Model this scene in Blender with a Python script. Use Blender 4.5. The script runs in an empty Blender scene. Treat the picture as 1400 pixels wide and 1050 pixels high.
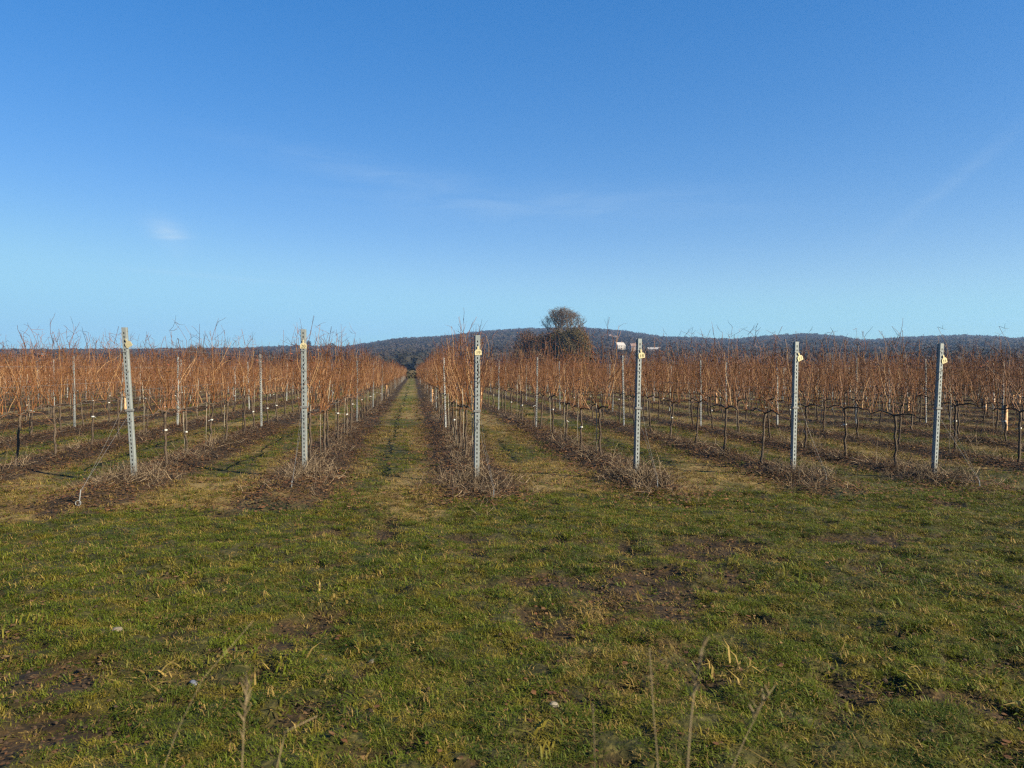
import bpy, math, random
import numpy as np
from mathutils import Vector, Matrix

S = bpy.context.scene
COL = S.collection
R = math.radians
rnd = random.Random(7)
rng = np.random.default_rng(7)

# ------------------------------------------------------------------ camera, sky, sun, exposure
EYE = 1.45
YAW = R(7.33)
cam_d = bpy.data.cameras.new('camera')
cam_d.sensor_width = 36; cam_d.lens = 27.0
cam_d.clip_start = 0.05; cam_d.clip_end = 9000
cam_d.dof.use_dof = True; cam_d.dof.focus_distance = 13; cam_d.dof.aperture_fstop = 7
cam = bpy.data.objects.new('camera', cam_d); COL.objects.link(cam)
cam.location = (0, 0, EYE)
cam.rotation_euler = (R(90 - 0.93), 0, -YAW)
S.camera = cam

SUN_AZ = math.atan2(1.937, -1.408)      # direction towards the sun, clockwise from +Y
SUN_EL = R(29)
world = bpy.data.worlds.new('World'); S.world = world
world.use_nodes = True
wn, wl = world.node_tree.nodes, world.node_tree.links
wn.clear()
wo = wn.new('ShaderNodeOutputWorld'); bg = wn.new('ShaderNodeBackground')
sky = wn.new('ShaderNodeTexSky'); sky.sky_type = 'NISHITA'; sky.sun_disc = False
sky.sun_elevation = SUN_EL; sky.sun_rotation = SUN_AZ
sky.air_density = 1.0; sky.dust_density = 0.0; sky.ozone_density = 3.0; sky.altitude = 100
bg.inputs['Strength'].default_value = 0.050
# faint cirrus wisps, fixed in the sky
tc = wn.new('ShaderNodeTexCoord'); sx = wn.new('ShaderNodeSeparateXYZ'); wl.new(tc.outputs['Generated'], sx.inputs[0])
def wm(op, a_, b_=0.0, c_=0.0):
    m_ = wn.new('ShaderNodeMath'); m_.operation = op
    for i_, v_ in enumerate((a_, b_, c_)):
        if isinstance(v_, (int, float)): m_.inputs[i_].default_value = v_
        else: wl.new(v_, m_.inputs[i_])
    return m_.outputs[0]
az_ = wm('ARCTAN2', sx.outputs[0], sx.outputs[1]); el_ = wm('ARCSINE', sx.outputs[2])
nz = wn.new('ShaderNodeTexNoise'); nz.inputs['Detail'].default_value = 7; nz.inputs['Scale'].default_value = 1.0; nz.inputs['Distortion'].default_value = .6
cv = wn.new('ShaderNodeCombineXYZ'); wl.new(wm('MULTIPLY', az_, 9.0), cv.inputs[0]); wl.new(wm('MULTIPLY', el_, 55.0), cv.inputs[1]); wl.new(cv.outputs[0], nz.inputs['Vector'])
wisp = None
for (a0_, e0_, slope, w_, h_, k_) in ((.165, .212, -.02, .24, .022, .22), (-.02, .245, -.14, .17, .016, .20), (.20, .222, .16, .07, .010, .20), (-.292, .163, -.25, .020, .013, .85), (-.285, .155, -.6, .010, .018, .25), (.640, .205, .75, .075, .010, .15), (-.25, .115, -.05, .12, .003, .14), (.42, .150, -.08, .02, .0015, .16)):
    da = wm('SUBTRACT', az_, a0_); de = wm('SUBTRACT', wm('SUBTRACT', el_, e0_), wm('MULTIPLY', da, slope))
    g_ = wm('EXPONENT', wm('MULTIPLY', wm('ADD', wm('POWER', wm('ABSOLUTE', wm('DIVIDE', da, w_)), 2.0), wm('POWER', wm('ABSOLUTE', wm('DIVIDE', de, h_)), 2.0)), -1.0))
    g_ = wm('MULTIPLY', g_, k_ * .65); wisp = g_ if wisp is None else wm('MAXIMUM', wisp, g_)
nzr = wn.new('ShaderNodeMapRange'); nzr.inputs[1].default_value = .36; nzr.inputs[2].default_value = .66; nzr.inputs[3].default_value = .25; wl.new(nz.outputs['Fac'], nzr.inputs[0])
veil = wm('MULTIPLY', wisp, nzr.outputs[0])
mx = wn.new('ShaderNodeMixRGB'); mx.blend_type = 'MIX'; mx.inputs[2].default_value = (4.6, 5.8, 6.7, 1)
# contrast and saturation of a compact camera's blue
gm = wn.new('ShaderNodeGamma'); gm.inputs[1].default_value = 0.62
hs = wn.new('ShaderNodeHueSaturation'); hs.inputs['Saturation'].default_value = 1.79; hs.inputs['Value'].default_value = 2.08; hs.inputs['Hue'].default_value = 0.514
wl.new(sky.outputs[0], gm.inputs[0]); wl.new(gm.outputs[0], hs.inputs['Color'])
ss = wn.new('ShaderNodeSeparateColor'); sc = wn.new('ShaderNodeCombineColor'); wl.new(hs.outputs[0], ss.inputs[0])
for i_, (lim, dist) in enumerate(((2.6, 1.6), (5.2, 1.6), (6.9, 1.0))):      # the sensor's shoulder near the horizon
    mm_ = wn.new('ShaderNodeMath'); mm_.operation = 'SMOOTH_MIN'; mm_.inputs[1].default_value = lim; mm_.inputs[2].default_value = dist
    wl.new(ss.outputs[i_], mm_.inputs[0]); wl.new(mm_.outputs[0], sc.inputs[i_])
wl.new(veil, mx.inputs[0]); wl.new(sc.outputs[0], mx.inputs[1]); wl.new(mx.outputs[0], bg.inputs['Color']); wl.new(bg.outputs[0], wo.inputs['Surface'])

sun_d = bpy.data.lights.new('sun', 'SUN'); sun_d.energy = 5.0; sun_d.angle = R(0.53); sun_d.color = (1.0, 0.87, 0.64)
sun = bpy.data.objects.new('sun', sun_d); COL.objects.link(sun)
sdir = Vector((math.sin(SUN_AZ) * math.cos(SUN_EL), math.cos(SUN_AZ) * math.cos(SUN_EL), math.sin(SUN_EL)))
sun.rotation_euler = sdir.to_track_quat('Z', 'Y').to_euler()
sun.location = (20, -15, 30)

S.view_settings.view_transform = 'Standard'; S.view_settings.look = 'None'
S.view_settings.exposure = 1.45; S.view_settings.gamma = 1.0; S.view_settings.use_curve_mapping = False
S.render.engine = 'CYCLES'
S.cycles.use_denoising = False; S.cycles.use_adaptive_sampling = False; S.cycles.filter_width = 1.3
S.cycles.max_bounces = 5; S.cycles.diffuse_bounces = 2; S.cycles.glossy_bounces = 2; S.cycles.transmission_bounces = 2
S.cycles.volume_bounces = 0; S.cycles.transparent_max_bounces = 8

# ------------------------------------------------------------------ helpers
def _hash(ix, iy, seed):
    n = (ix.astype(np.int64) * 374761393 + iy.astype(np.int64) * 668265263 + seed * 974711) & 0x7fffffff
    n = ((n ^ (n >> 13)) * 1274126177) & 0x7fffffff
    return ((n ^ (n >> 16)) & 0xffff) / 65535.0
def vnoise(x, y, seed=0):
    x = np.asarray(x, float); y = np.asarray(y, float)
    ix, iy = np.floor(x), np.floor(y); fx, fy = x - ix, y - iy
    fx = fx * fx * (3 - 2 * fx); fy = fy * fy * (3 - 2 * fy)
    a = _hash(ix, iy, seed); b = _hash(ix + 1, iy, seed); c = _hash(ix, iy + 1, seed); d = _hash(ix + 1, iy + 1, seed)
    return (a * (1 - fx) + b * fx) * (1 - fy) + (c * (1 - fx) + d * fx) * fy
def fbm(x, y, seed=0, octv=4):
    s = 0; a = 0.5; t = 0
    for i in range(octv):
        s = s + a * vnoise(x * 2 ** i + 17 * i, y * 2 ** i - 9 * i, seed + i * 13); t += a; a *= 0.5
    return s / t            # 0..1
def sstep(a, b, v):
    t = np.clip((v - a) / (b - a), 0, 1); return t * t * (3 - 2 * t)

def cam2w(px, z):
    xc = (px - 700) / 1050 * z
    return xc * math.cos(YAW) + z * math.sin(YAW), -xc * math.sin(YAW) + z * math.cos(YAW)
def depth_px(x, y):
    z = x * math.sin(YAW) + y * math.cos(YAW); xc = x * math.cos(YAW) - y * math.sin(YAW)
    return z, 700 + 1050 * xc / np.maximum(z, 1e-3)

# vine rows: world X of each row; rows run along +Y
XN = {-2: -3.67, -1: -1.49, 0: 0.82, 1: 2.97, 2: 5.27, 3: 7.03}
YE = {-2: 10.71, -1: 10.85, 0: 10.0, 1: 9.99, 2: 10.13, 3: 9.61}
PITCH = 2.17
def row_x(n):
    return XN[n] if n in XN else (XN[3] + PITCH * (n - 3) if n > 3 else XN[-2] + PITCH * (n + 2))
def row_end(n):
    if n in YE: return YE[n]
    return 9.7 + 0.5 * float(vnoise(n * 3.3, 1.0, 4)) if n > 3 else 10.8 + 0.6 * float(vnoise(n * 3.3, 1.0, 4))
ROWS = list(range(-44, 56))
_kx = np.array([row_x(n) for n in ROWS]); _kn = np.array(ROWS, float)
def row_u(x):
    x = np.asarray(x, float); u = np.interp(x, _kx, _kn)
    u = np.where(x < _kx[0], _kn[0] + (x - _kx[0]) / PITCH, u)
    return np.where(x > _kx[-1], _kn[-1] + (x - _kx[-1]) / PITCH, u)
def row_dist(x):
    u = row_u(x); return np.abs(u - np.round(u)) * PITCH
FIELD_END = 152.0

CREST = np.array([[-1500, 486], [-700, 482], [0, 480], [120, 479], [250, 478], [330, 477], [400, 474], [470, 475], [505, 470], [540, 464], [600, 461],
                  [640, 456], [670, 453], [720, 450], [800, 449], [850, 453], [870, 456], [905, 461], [940, 462], [1000, 465], [1040, 461], [1100, 457],
                  [1150, 461], [1175, 466], [1200, 465], [1240, 462], [1320, 459], [1370, 462], [1388, 464], [1430, 458], [2000, 462], [3000, 478]], float)
def terrain(x, y):
    x = np.asarray(x, float); y = np.asarray(y, float)
    r = np.hypot(x, y); z, px = depth_px(x, y)
    h = 0.05 * (fbm(x * .55, y * .55, 3, 3) - .5) * sstep(200, 20, r) + 0.30 * (fbm(x * .06, y * .06, 8, 2) - .5) * sstep(6, 30, r)
    near = sstep(40, 12, r)
    h = h + sstep(14, 8.5, r) * (0.085 * (fbm(x * 2.4, y * 2.4, 21, 3) - .5) + 0.050 * (fbm(x * 8, y * 8, 31, 2) - .5))
    mud = mud_mask(x, y) * (y < 9.0)
    h = h - near * (mud * 0.035 + .03)
    infield = sstep(8.6, 9.8, y + 0.8 * (vnoise(x * 1.3, 3 + 0 * x, 5) - .5)) * (y < FIELD_END)
    h = h + infield * 0.085 * np.exp(-(row_dist(x) / 0.33) ** 2)
    h = h - 0.8 * sstep(FIELD_END, 330, r)
    # downs on the horizon
    front = (z > 0.15 * r)
    Hc = (508 - np.interp(px, CREST[:, 0], CREST[:, 1])) / 1050 * (1950 * np.clip(z / np.maximum(r, 1), .3, 1)) - 7
    Hc = np.where(front, Hc, 38.0)
    t = np.clip((r - 380) / 1570, 0, 1)
    Sh = t ** 1.15
    und = 1 + 0.22 * (fbm(x / 260, y / 260, 51, 3) - .5) * sstep(500, 900, r) * (1 - sstep(1500, 1900, r))
    back = 1 - 0.5 * sstep(1980, 2600, r)
    return h + (Hc + .8) * Sh * und * back
def mud_mask(x, y):
    m = fbm(x * .75 + 3, y * 1.1, 61, 4)
    m2 = fbm(x * 2.2, y * 2.6, 67, 3)
    band = 0.035 * np.exp(-((np.asarray(y) - 6.0 - 0.12 * np.asarray(x)) / 1.1) ** 2)
    left = 0.16 * np.exp(-(((np.asarray(x) + 2.2) / 1.0) ** 2 + ((np.asarray(y) - 3.3) / .8) ** 2))
    return np.maximum(sstep(0.60, 0.72, m * .62 + m2 * .38 + band + left * .7), .9 * sstep(.62, .74, fbm(x * 4.0, y * 5.0, 69, 2) + .5 * (m - .5)))
def straw_mask(x, y):
    x = np.asarray(x, float); y = np.asarray(y, float)
    m = fbm(x * .9 + 30, y * .5, 71, 4)
    band = 0.42 * np.exp(-((y - 9.4) / .9) ** 2) * sstep(0.5, -2.2, x) + 0.16 * sstep(9, 11, y) * np.exp(-((row_dist(x) - .66) / .22) ** 2)
    green = .16 * sstep(1.5, 4.5, x) * np.exp(-((y - 8.0) / 1.5) ** 2) + .08 * sstep(9, 8, y)
    return sstep(0.52, 0.68, m + band - green)

class MB:
    def __init__(s): s.v = []; s.f = []; s.m = []
    def add(s, vs, fs, mi=0):
        b = len(s.v); s.v.extend([tuple(p) for p in vs]); s.f.extend([tuple(i + b for i in q) for q in fs]); s.m.extend([mi] * len(fs)); return s
    def tube(s, pts, rad, n=4, mi=0, cap=True):
        P = [Vector(p) for p in pts]; k = len(P); b = len(s.v); ph = rnd.random() * 6.28
        for i in range(k):
            d = (P[min(i + 1, k - 1)] - P[max(i - 1, 0)])
            if d.length < 1e-9: d = Vector((0, 0, 1))
            d.normalize(); up = Vector((1, 0, 0)) if abs(d.x) < .8 else Vector((0, 1, 0))
            a = d.cross(up).normalized(); c = d.cross(a)
            r_ = rad[i] if hasattr(rad, '__len__') else rad
            for j in range(n):
                t = ph + 6.2832 * j / n
                s.v.append(tuple(P[i] + a * (math.cos(t) * r_) + c * (math.sin(t) * r_)))
        for i in range(k - 1):
            for j in range(n):
                s.f.append((b + i * n + j, b + i * n + (j + 1) % n, b + (i + 1) * n + (j + 1) % n, b + (i + 1) * n + j)); s.m.append(mi)
        if cap and n > 2:
            s.f.append(tuple(b + j for j in range(n))[::-1]); s.f.append(tuple(b + (k - 1) * n + j for j in range(n))); s.m += [mi, mi]
        return s
    def box(s, x0, x1, y0, y1, z0, z1, mi=0):
        return s.add([(x0, y0, z0), (x1, y0, z0), (x1, y1, z0), (x0, y1, z0), (x0, y0, z1), (x1, y0, z1), (x1, y1, z1), (x0, y1, z1)],
                     [(0, 3, 2, 1), (4, 5, 6, 7), (0, 1, 5, 4), (1, 2, 6, 5), (2, 3, 7, 6), (3, 0, 4, 7)], mi)
    def mesh(s, name, mats, smooth=False):
        me = bpy.data.meshes.new(name); me.from_pydata(s.v, [], s.f)
        for m in (mats if isinstance(mats, (list, tuple)) else [mats]): me.materials.append(m)
        if isinstance(mats, (list, tuple)) and len(mats) > 1: me.polygons.foreach_set('material_index', s.m)
        if smooth: me.polygons.foreach_set('use_smooth', [True] * len(me.polygons))
        me.update(); return me
    def obj(s, name, mats, parent=None, smooth=False): return link(name, s.mesh(name, mats, smooth), parent)

def link(name, data, parent=None):
    o = bpy.data.objects.new(name, data); COL.objects.link(o)
    if parent is not None: o.parent = parent
    return o
def tag(o, label=None, cat=None, group=None, kind=None):
    if label: o['label'] = label
    if cat: o['category'] = cat
    if group: o['group'] = group
    if kind: o['kind'] = kind
    return o

def mat(name, rough=0.85):
    m = bpy.data.materials.new(name); m.use_nodes = True
    nt = m.node_tree; b = nt.nodes['Principled BSDF']; b.inputs['Roughness'].default_value = rough
    b.inputs['Specular IOR Level'].default_value = 0.25
    return m, nt, b
def node(nt, t, **kw):
    n = nt.nodes.new(t)
    for k, v in kw.items():
        if k.startswith('i_'): n.inputs[k[2:].replace('_', ' ')].default_value = v
        else: setattr(n, k, v)
    return n
def mixc(nt, fac, a, b):
    m = nt.nodes.new('ShaderNodeMixRGB')
    for s_, v in ((0, fac), (1, a), (2, b)):
        if isinstance(v, (tuple, list)): m.inputs[s_].default_value = (*v[:3], 1)
        elif isinstance(v, float): m.inputs[s_].default_value = v
        else: nt.links.new(v, m.inputs[s_])
    return m.outputs[0]
def noise(nt, vec, scale, detail=3, lo=.35, hi=.65):
    n = node(nt, 'ShaderNodeTexNoise', i_Scale=scale, i_Detail=detail); nt.links.new(vec, n.inputs['Vector'])
    r = nt.nodes.new('ShaderNodeMapRange'); r.inputs[1].default_value = lo; r.inputs[2].default_value = hi
    nt.links.new(n.outputs['Fac'], r.inputs[0]); return r.outputs[0]
def mth(nt, op, a, b=None, c=None):
    m = nt.nodes.new('ShaderNodeMath'); m.operation = op
    for i, v in enumerate((a, b, c)):
        if v is None: continue
        if isinstance(v, (int, float)): m.inputs[i].default_value = v
        else: nt.links.new(v, m.inputs[i])
    return m.outputs[0]
def vary(name, c1, c2, scale=3.0, c3=None, rough=.85, world_pos=True, rand=0.5, bump=0, bscale=60, trans=0.0):
    """colour that varies with position noise and from piece to piece"""
    m, nt, b = mat(name, rough)
    pos = nt.nodes.new('ShaderNodeNewGeometry').outputs['Position'] if world_pos else nt.nodes.new('ShaderNodeTexCoord').outputs['Object']
    f = noise(nt, pos, scale, 3)
    oi = nt.nodes.new('ShaderNodeObjectInfo').outputs['Random']
    f2 = mth(nt, 'ADD', mth(nt, 'MULTIPLY', f, 1 - rand), mth(nt, 'MULTIPLY', oi, rand))
    c = mixc(nt, f2, c1, c2)
    if c3 is not None:
        g = noise(nt, pos, scale * 3.7, 2, .5, .7); c = mixc(nt, g, c, c3)
    nt.links.new(c, b.inputs['Base Color'])
    if bump:
        nn = node(nt, 'ShaderNodeTexNoise', i_Scale=bscale, i_Detail=4.0); nt.links.new(nt.nodes.new('ShaderNodeTexCoord').outputs['Object'], nn.inputs['Vector'])
        bp = node(nt, 'ShaderNodeBump', i_Strength=bump, i_Distance=0.01); nt.links.new(nn.outputs['Fac'], bp.inputs['Height']); nt.links.new(bp.outputs[0], b.inputs['Normal'])
    if trans:
        tr = nt.nodes.new('ShaderNodeBsdfTranslucent'); nt.links.new(c, tr.inputs['Color'])
        ms = nt.nodes.new('ShaderNodeMixShader'); ms.inputs[0].default_value = trans
        nt.links.new(b.outputs[0], ms.inputs[1]); nt.links.new(tr.outputs[0], ms.inputs[2]); nt.links.new(ms.outputs[0], nt.nodes['Material Output'].inputs['Surface'])
    return m

M = {}
M['cane'] = vary('cane_bark', (0.065, 0.026, 0.010), (0.205, 0.088, 0.029), 17, (0.026, 0.011, 0.006), rough=.6)
M['cane_pale'] = vary('pale_cane_bark', (0.23, 0.125, 0.050), (0.34, 0.21, 0.10), 12, rough=.6)
M['twig'] = vary('twig_bark', (0.045, 0.018, 0.010), (0.14, 0.055, 0.024), 6, rough=.65)
M['trunk'] = vary('vine_trunk_bark', (0.045, 0.031, 0.022), (0.10, 0.075, 0.052), 14, (0.028, 0.02, 0.014), bump=.8, bscale=90)
M['leaf'] = vary('dead_leaf', (0.10, 0.028, 0.02), (0.20, 0.07, 0.03), 9, rough=.7)
M['litter'] = vary('fallen_leaf', (0.045, 0.018, 0.007), (0.105, 0.047, 0.015), 6, (0.15, 0.095, 0.038), rough=.75, rand=.6)
M['tie'], _nt, _b = mat('white_tie', .5); _b.inputs['Base Color'].default_value = (.42, .42, .39, 1)
M['stake'] = vary('stake_wood', (0.16, 0.14, 0.105), (0.28, 0.25, 0.19), 8, bump=.2)
M['grass'] = vary('grass_green', (0.028, 0.050, 0.002), (0.100, 0.118, 0.004), 1.3, (0.155, 0.120, 0.012), rough=.65, rand=.45, trans=.25)
M['grass_dry'] = vary('grass_dry', (0.075, 0.046, 0.010), (0.27, 0.19, 0.050), 2.2, (0.040, 0.023, 0.007), rough=.7, rand=.6, trans=.2)
M['weed'] = vary('dead_weed', (0.020, 0.013, 0.008), (0.078, 0.050, 0.030), 2.5, (0.022, 0.014, 0.009), rough=.8, rand=.6)
M['weed_pale'] = vary('dead_weed_pale', (0.17, 0.125, 0.075), (0.27, 0.205, 0.13), 3, rough=.8, rand=.6)
M['wood'] = vary('winter_wood', (0.009, 0.008, 0.006), (0.044, 0.031, 0.019), 0.006, (0.009, 0.013, 0.007), rough=.95, rand=.3)
M['hedge'] = vary('hedge_twigs', (0.035, 0.028, 0.016), (0.07, 0.052, 0.026), 0.3, (0.028, 0.034, 0.014), rough=.95)
M['ivy'] = vary('ivy_olive', (0.050, 0.037, 0.012), (0.110, 0.078, 0.024), 0.55, (0.030, 0.032, 0.010), rough=.8, rand=.2)
M['copse'] = vary('copse_brown', (0.045, 0.029, 0.015), (0.11, 0.067, 0.030), 0.4, (0.05, 0.04, 0.026), rough=.9, rand=.2)
M['copse_orange'] = vary('copse_orange', (0.12, 0.052, 0.020), (0.20, 0.095, 0.036), 0.5, (0.05, 0.034, 0.017), rough=.9, rand=.2)
M['oak'] = vary('oak_bark', (0.06, 0.05, 0.04), (0.12, 0.10, 0.08), 1.0, rough=.9)
M['oak_twig'] = vary('oak_twig', (0.065, 0.048, 0.036), (0.12, 0.088, 0.065), 0.5, rough=.9)
M['stalk'] = vary('stalk_straw', (0.12, 0.09, 0.045), (0.20, 0.15, 0.085), 12, rough=.7)
M['tubeguard'] = vary('tree_guard_plastic', (0.36, 0.20, 0.09), (0.45, 0.28, 0.14), 2, rough=.5)
M['wire'], _nt, _b = mat('wire_steel', .4); _b.inputs['Base Color'].default_value = (.16, .16, .155, 1); _b.inputs['Metallic'].default_value = .3; _b.inputs['Roughness'].default_value = .6
# galvanised steel
m, nt, b = mat('galvanised_steel', .5); b.inputs['Metallic'].default_value = .25
oc = nt.nodes.new('ShaderNodeTexCoord').outputs['Object']
sp = node(nt, 'ShaderNodeTexVoronoi', i_Scale=70.0); nt.links.new(oc, sp.inputs['Vector'])
sv = nt.nodes.new('ShaderNodeMapRange'); sv.inputs[3].default_value = .0; sv.inputs[4].default_value = .35; nt.links.new(sp.outputs['Distance'], sv.inputs[0])
c = mixc(nt, sv.outputs[0], (0.235, 0.26, 0.26), (0.175, 0.198, 0.198))
c = mixc(nt, mth(nt, 'MULTIPLY', noise(nt, oc, 5, 4, .45, .75), .5), c, (0.155, 0.16, 0.14))
sz_ = nt.nodes.new('ShaderNodeSeparateXYZ'); nt.links.new(oc, sz_.inputs[0])
dr = nt.nodes.new('ShaderNodeMapRange'); dr.inputs[1].default_value = .05; dr.inputs[2].default_value = .42; dr.inputs[3].default_value = .75; dr.inputs[4].default_value = 0; nt.links.new(mth(nt, 'ADD', sz_.outputs[2], mth(nt, 'MULTIPLY', noise(nt, oc, 22, 4), .22)), dr.inputs[0])
c = mixc(nt, dr.outputs[0], c, (0.09, 0.06, 0.04))
c = mixc(nt, mth(nt, 'MULTIPLY', noise(nt, oc, 31, 3, .62, .74), .7), c, (0.13, 0.085, 0.05))
nt.links.new(c, b.inputs['Base Color'])
rr = nt.nodes.new('ShaderNodeMapRange'); rr.inputs[3].default_value = .38; rr.inputs[4].default_value = .62; nt.links.new(sp.outputs['Distance'], rr.inputs[0]); nt.links.new(rr.outputs[0], b.inputs['Roughness'])
M['galv'] = m
M['galv_light'] = vary('galvanised_pale', (0.14, 0.15, 0.15), (0.31, 0.32, 0.31), 4, rough=.5, rand=.85)
M['tag'] = vary('tag_plastic', (0.44, 0.39, 0.23), (0.50, 0.44, 0.28), 20, (0.34, 0.30, 0.17), rough=.45, rand=.2)
M['ink'], _nt, _b = mat('ink', .6); _b.inputs['Base Color'].default_value = (.12, .11, .05, 1)
M['render_white'] = vary('white_wall', (0.27, 0.255, 0.23), (0.33, 0.315, 0.285), .2, rand=.3)
M['render_pink'] = vary('pinkish_wall', (0.22, 0.175, 0.15), (0.27, 0.22, 0.19), .2, rand=.3)
M['brick_wall'] = vary('brown_wall', (0.16, 0.10, 0.065), (0.22, 0.145, 0.09), .3, rand=.3)
M['roof_tile'] = vary('roof_tile', (0.16, 0.10, 0.08), (0.22, 0.15, 0.12), .6, rand=.3)
M['roof_pale'] = vary('roof_pale', (0.26, 0.245, 0.23), (0.32, 0.305, 0.29), .4, rand=.3)
M['glass'], _nt, _b = mat('window_glass', .15); _b.inputs['Base Color'].default_value = (.03, .035, .04, 1)
M['flint'] = vary('flint', (0.12, 0.10, 0.072), (0.19, 0.165, 0.125), 30, rough=.6, bump=.3)
M['slate'] = vary('bluish_stone', (0.06, 0.07, 0.09), (0.11, 0.12, 0.15), 30, rough=.5, bump=.3)

# ground material
m, nt, b = mat('ground_soil_and_turf', .92)
pos = nt.nodes.new('ShaderNodeNewGeometry').outputs['Position']
def attr(n):
    a = nt.nodes.new('ShaderNodeAttribute'); a.attribute_name = n; return a.outputs['Fac']
u, mud, straw, far = attr('row_u'), attr('mud'), attr('straw'), attr('far')
fr = mth(nt, 'ABSOLUTE', mth(nt, 'SUBTRACT', mth(nt, 'FRACT', mth(nt, 'ADD', u, 0.5)), 0.5))
d = mth(nt, 'MULTIPLY', fr, PITCH)
wob = noise(nt, pos, 1.6, 4, .25, .75); wob2 = noise(nt, pos, 7, 3, .3, .7)
dd = mth(nt, 'ADD', d, mth(nt, 'MULTIPLY', mth(nt, 'SUBTRACT', mth(nt, 'ADD', mth(nt, 'MULTIPLY', wob, .6), mth(nt, 'MULTIPLY', wob2, .4)), .5), 0.42))
DD0 = dd
def ramp(v, lo, hi, a=0., bb=1.):
    r_ = nt.nodes.new('ShaderNodeMapRange'); r_.interpolation_type = 'SMOOTHSTEP'
    r_.inputs[1].default_value = lo; r_.inputs[2].default_value = hi; r_.inputs[3].default_value = a; r_.inputs[4].default_value = bb
    nt.links.new(v, r_.inputs[0]); return r_.outputs[0]
sep = nt.nodes.new('ShaderNodeSeparateXYZ'); nt.links.new(pos, sep.inputs[0])
yst = mth(nt, 'ADD', sep.outputs['Y'], mth(nt, 'MULTIPLY', mth(nt, 'SUBTRACT', wob, .5), 1.4))
infield = mth(nt, 'MULTIPLY', ramp(yst, 8.4, 9.2), ramp(sep.outputs['Y'], FIELD_END, FIELD_END + 1, 1, 0))
dd = mth(nt, 'SUBTRACT', DD0, ramp(sep.outputs['X'], 1.3, 2.3, .13, 0))
strip = mth(nt, 'MULTIPLY', ramp(dd, .30, .44, 1, 0), infield)
edge = mth(nt, 'MULTIPLY', ramp(dd, .46, .74, 1, 0), infield)
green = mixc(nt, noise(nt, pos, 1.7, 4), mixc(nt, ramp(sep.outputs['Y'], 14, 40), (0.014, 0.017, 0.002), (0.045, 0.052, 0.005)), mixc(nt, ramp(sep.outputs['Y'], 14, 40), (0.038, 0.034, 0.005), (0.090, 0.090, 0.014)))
green = mixc(nt, noise(nt, pos, 24, 3, .5, .8), green, (0.10, 0.085, 0.025))
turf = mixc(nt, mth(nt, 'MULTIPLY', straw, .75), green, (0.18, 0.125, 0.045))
soil = mixc(nt, noise(nt, pos, 11, 5), (0.009, 0.0055, 0.002), (0.037, 0.0205, 0.006))
soil = mixc(nt, noise(nt, pos, 38, 3, .55, .75), soil, (0.10, 0.060, 0.022))
c = mixc(nt, mud, turf, soil)
c = mixc(nt, mth(nt, 'MULTIPLY', edge, mth(nt, 'MULTIPLY', wob2, .75)), c, (0.070, 0.038, 0.012))
c = mixc(nt, strip, c, soil)
c = mixc(nt, far, c, mixc(nt, noise(nt, pos, .01, 4), (0.030, 0.024, 0.014), (0.050, 0.044, 0.020)))
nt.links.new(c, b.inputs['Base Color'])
n1 = node(nt, 'ShaderNodeTexNoise', i_Scale=26.0, i_Detail=6.0); nt.links.new(pos, n1.inputs['Vector'])
bp = node(nt, 'ShaderNodeBump', i_Strength=.9, i_Distance=.03); nt.links.new(n1.outputs['Fac'], bp.inputs['Height']); nt.links.new(bp.outputs[0], b.inputs['Normal'])
M['ground'] = m

# ------------------------------------------------------------------ ground: one sheet out past the downs
fwd = YAW
az = np.concatenate([np.linspace(-R(42), R(42), 300)])
rest = np.linspace(R(42), R(318), 60)[1:-1]
az = np.concatenate([az, rest]) + fwd
rs = [0.0, .4, .8, 1.2, 1.6]
r_ = 1.9
while r_ < 2650: rs.append(r_); r_ *= 1.0135
rs.append(2680.0); rs = np.array(rs)
A, Rr = np.meshgrid(az, rs[1:])
gx = np.concatenate([[0], (Rr * np.sin(A)).ravel()]); gy = np.concatenate([[0], (Rr * np.cos(A)).ravel()])
gz = terrain(gx, gy)
na, nr = len(az), len(rs) - 1
i, j = np.meshgrid(np.arange(nr - 1), np.arange(na), indexing='ij')
a0 = 1 + i * na + j; a1 = 1 + i * na + (j + 1) % na
quads = np.stack([a0, a0 + na, a1 + na, a1], -1).reshape(-1, 4)
tri = [(0, 1 + k, 1 + (k + 1) % na) for k in range(na)]
me = bpy.data.meshes.new('ground')
nv = len(gx); nq = len(quads); ntr = len(tri)
me.vertices.add(nv); me.vertices.foreach_set('co', np.stack([gx, gy, gz], -1).ravel())
li = np.concatenate([quads[:, ::-1].ravel(), np.array(tri)[:, ::-1].ravel()]).astype(np.int32)
me.loops.add(len(li)); me.loops.foreach_set('vertex_index', li)
me.polygons.add(nq + ntr); me.polygons.foreach_set('loop_start', np.concatenate([np.arange(nq) * 4, nq * 4 + np.arange(ntr) * 3]).astype(np.int32))
me.polygons.foreach_set('use_smooth', [True] * (nq + ntr))
me.update(calc_edges=True)
def fattr(me, n, vals, dom='POINT', t='FLOAT'):
    a = me.attributes.new(n, t, dom); a.data.foreach_set('value' if t in ('FLOAT', 'INT') else 'vector', np.asarray(vals).ravel())
gr = np.hypot(gx, gy)
fattr(me, 'row_u', row_u(gx)); fattr(me, 'mud', mud_mask(gx, gy) * sstep(9.6, 8.6, gy)); fattr(me, 'straw', straw_mask(gx, gy)); fattr(me, 'far', sstep(FIELD_END, FIELD_END + 12, gy) + 0.0 * gr)
me.materials.append(M['ground'])
if me.polygons[0].normal.z < 0: me.flip_normals()
tag(link('ground', me), kind='structure')

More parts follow.
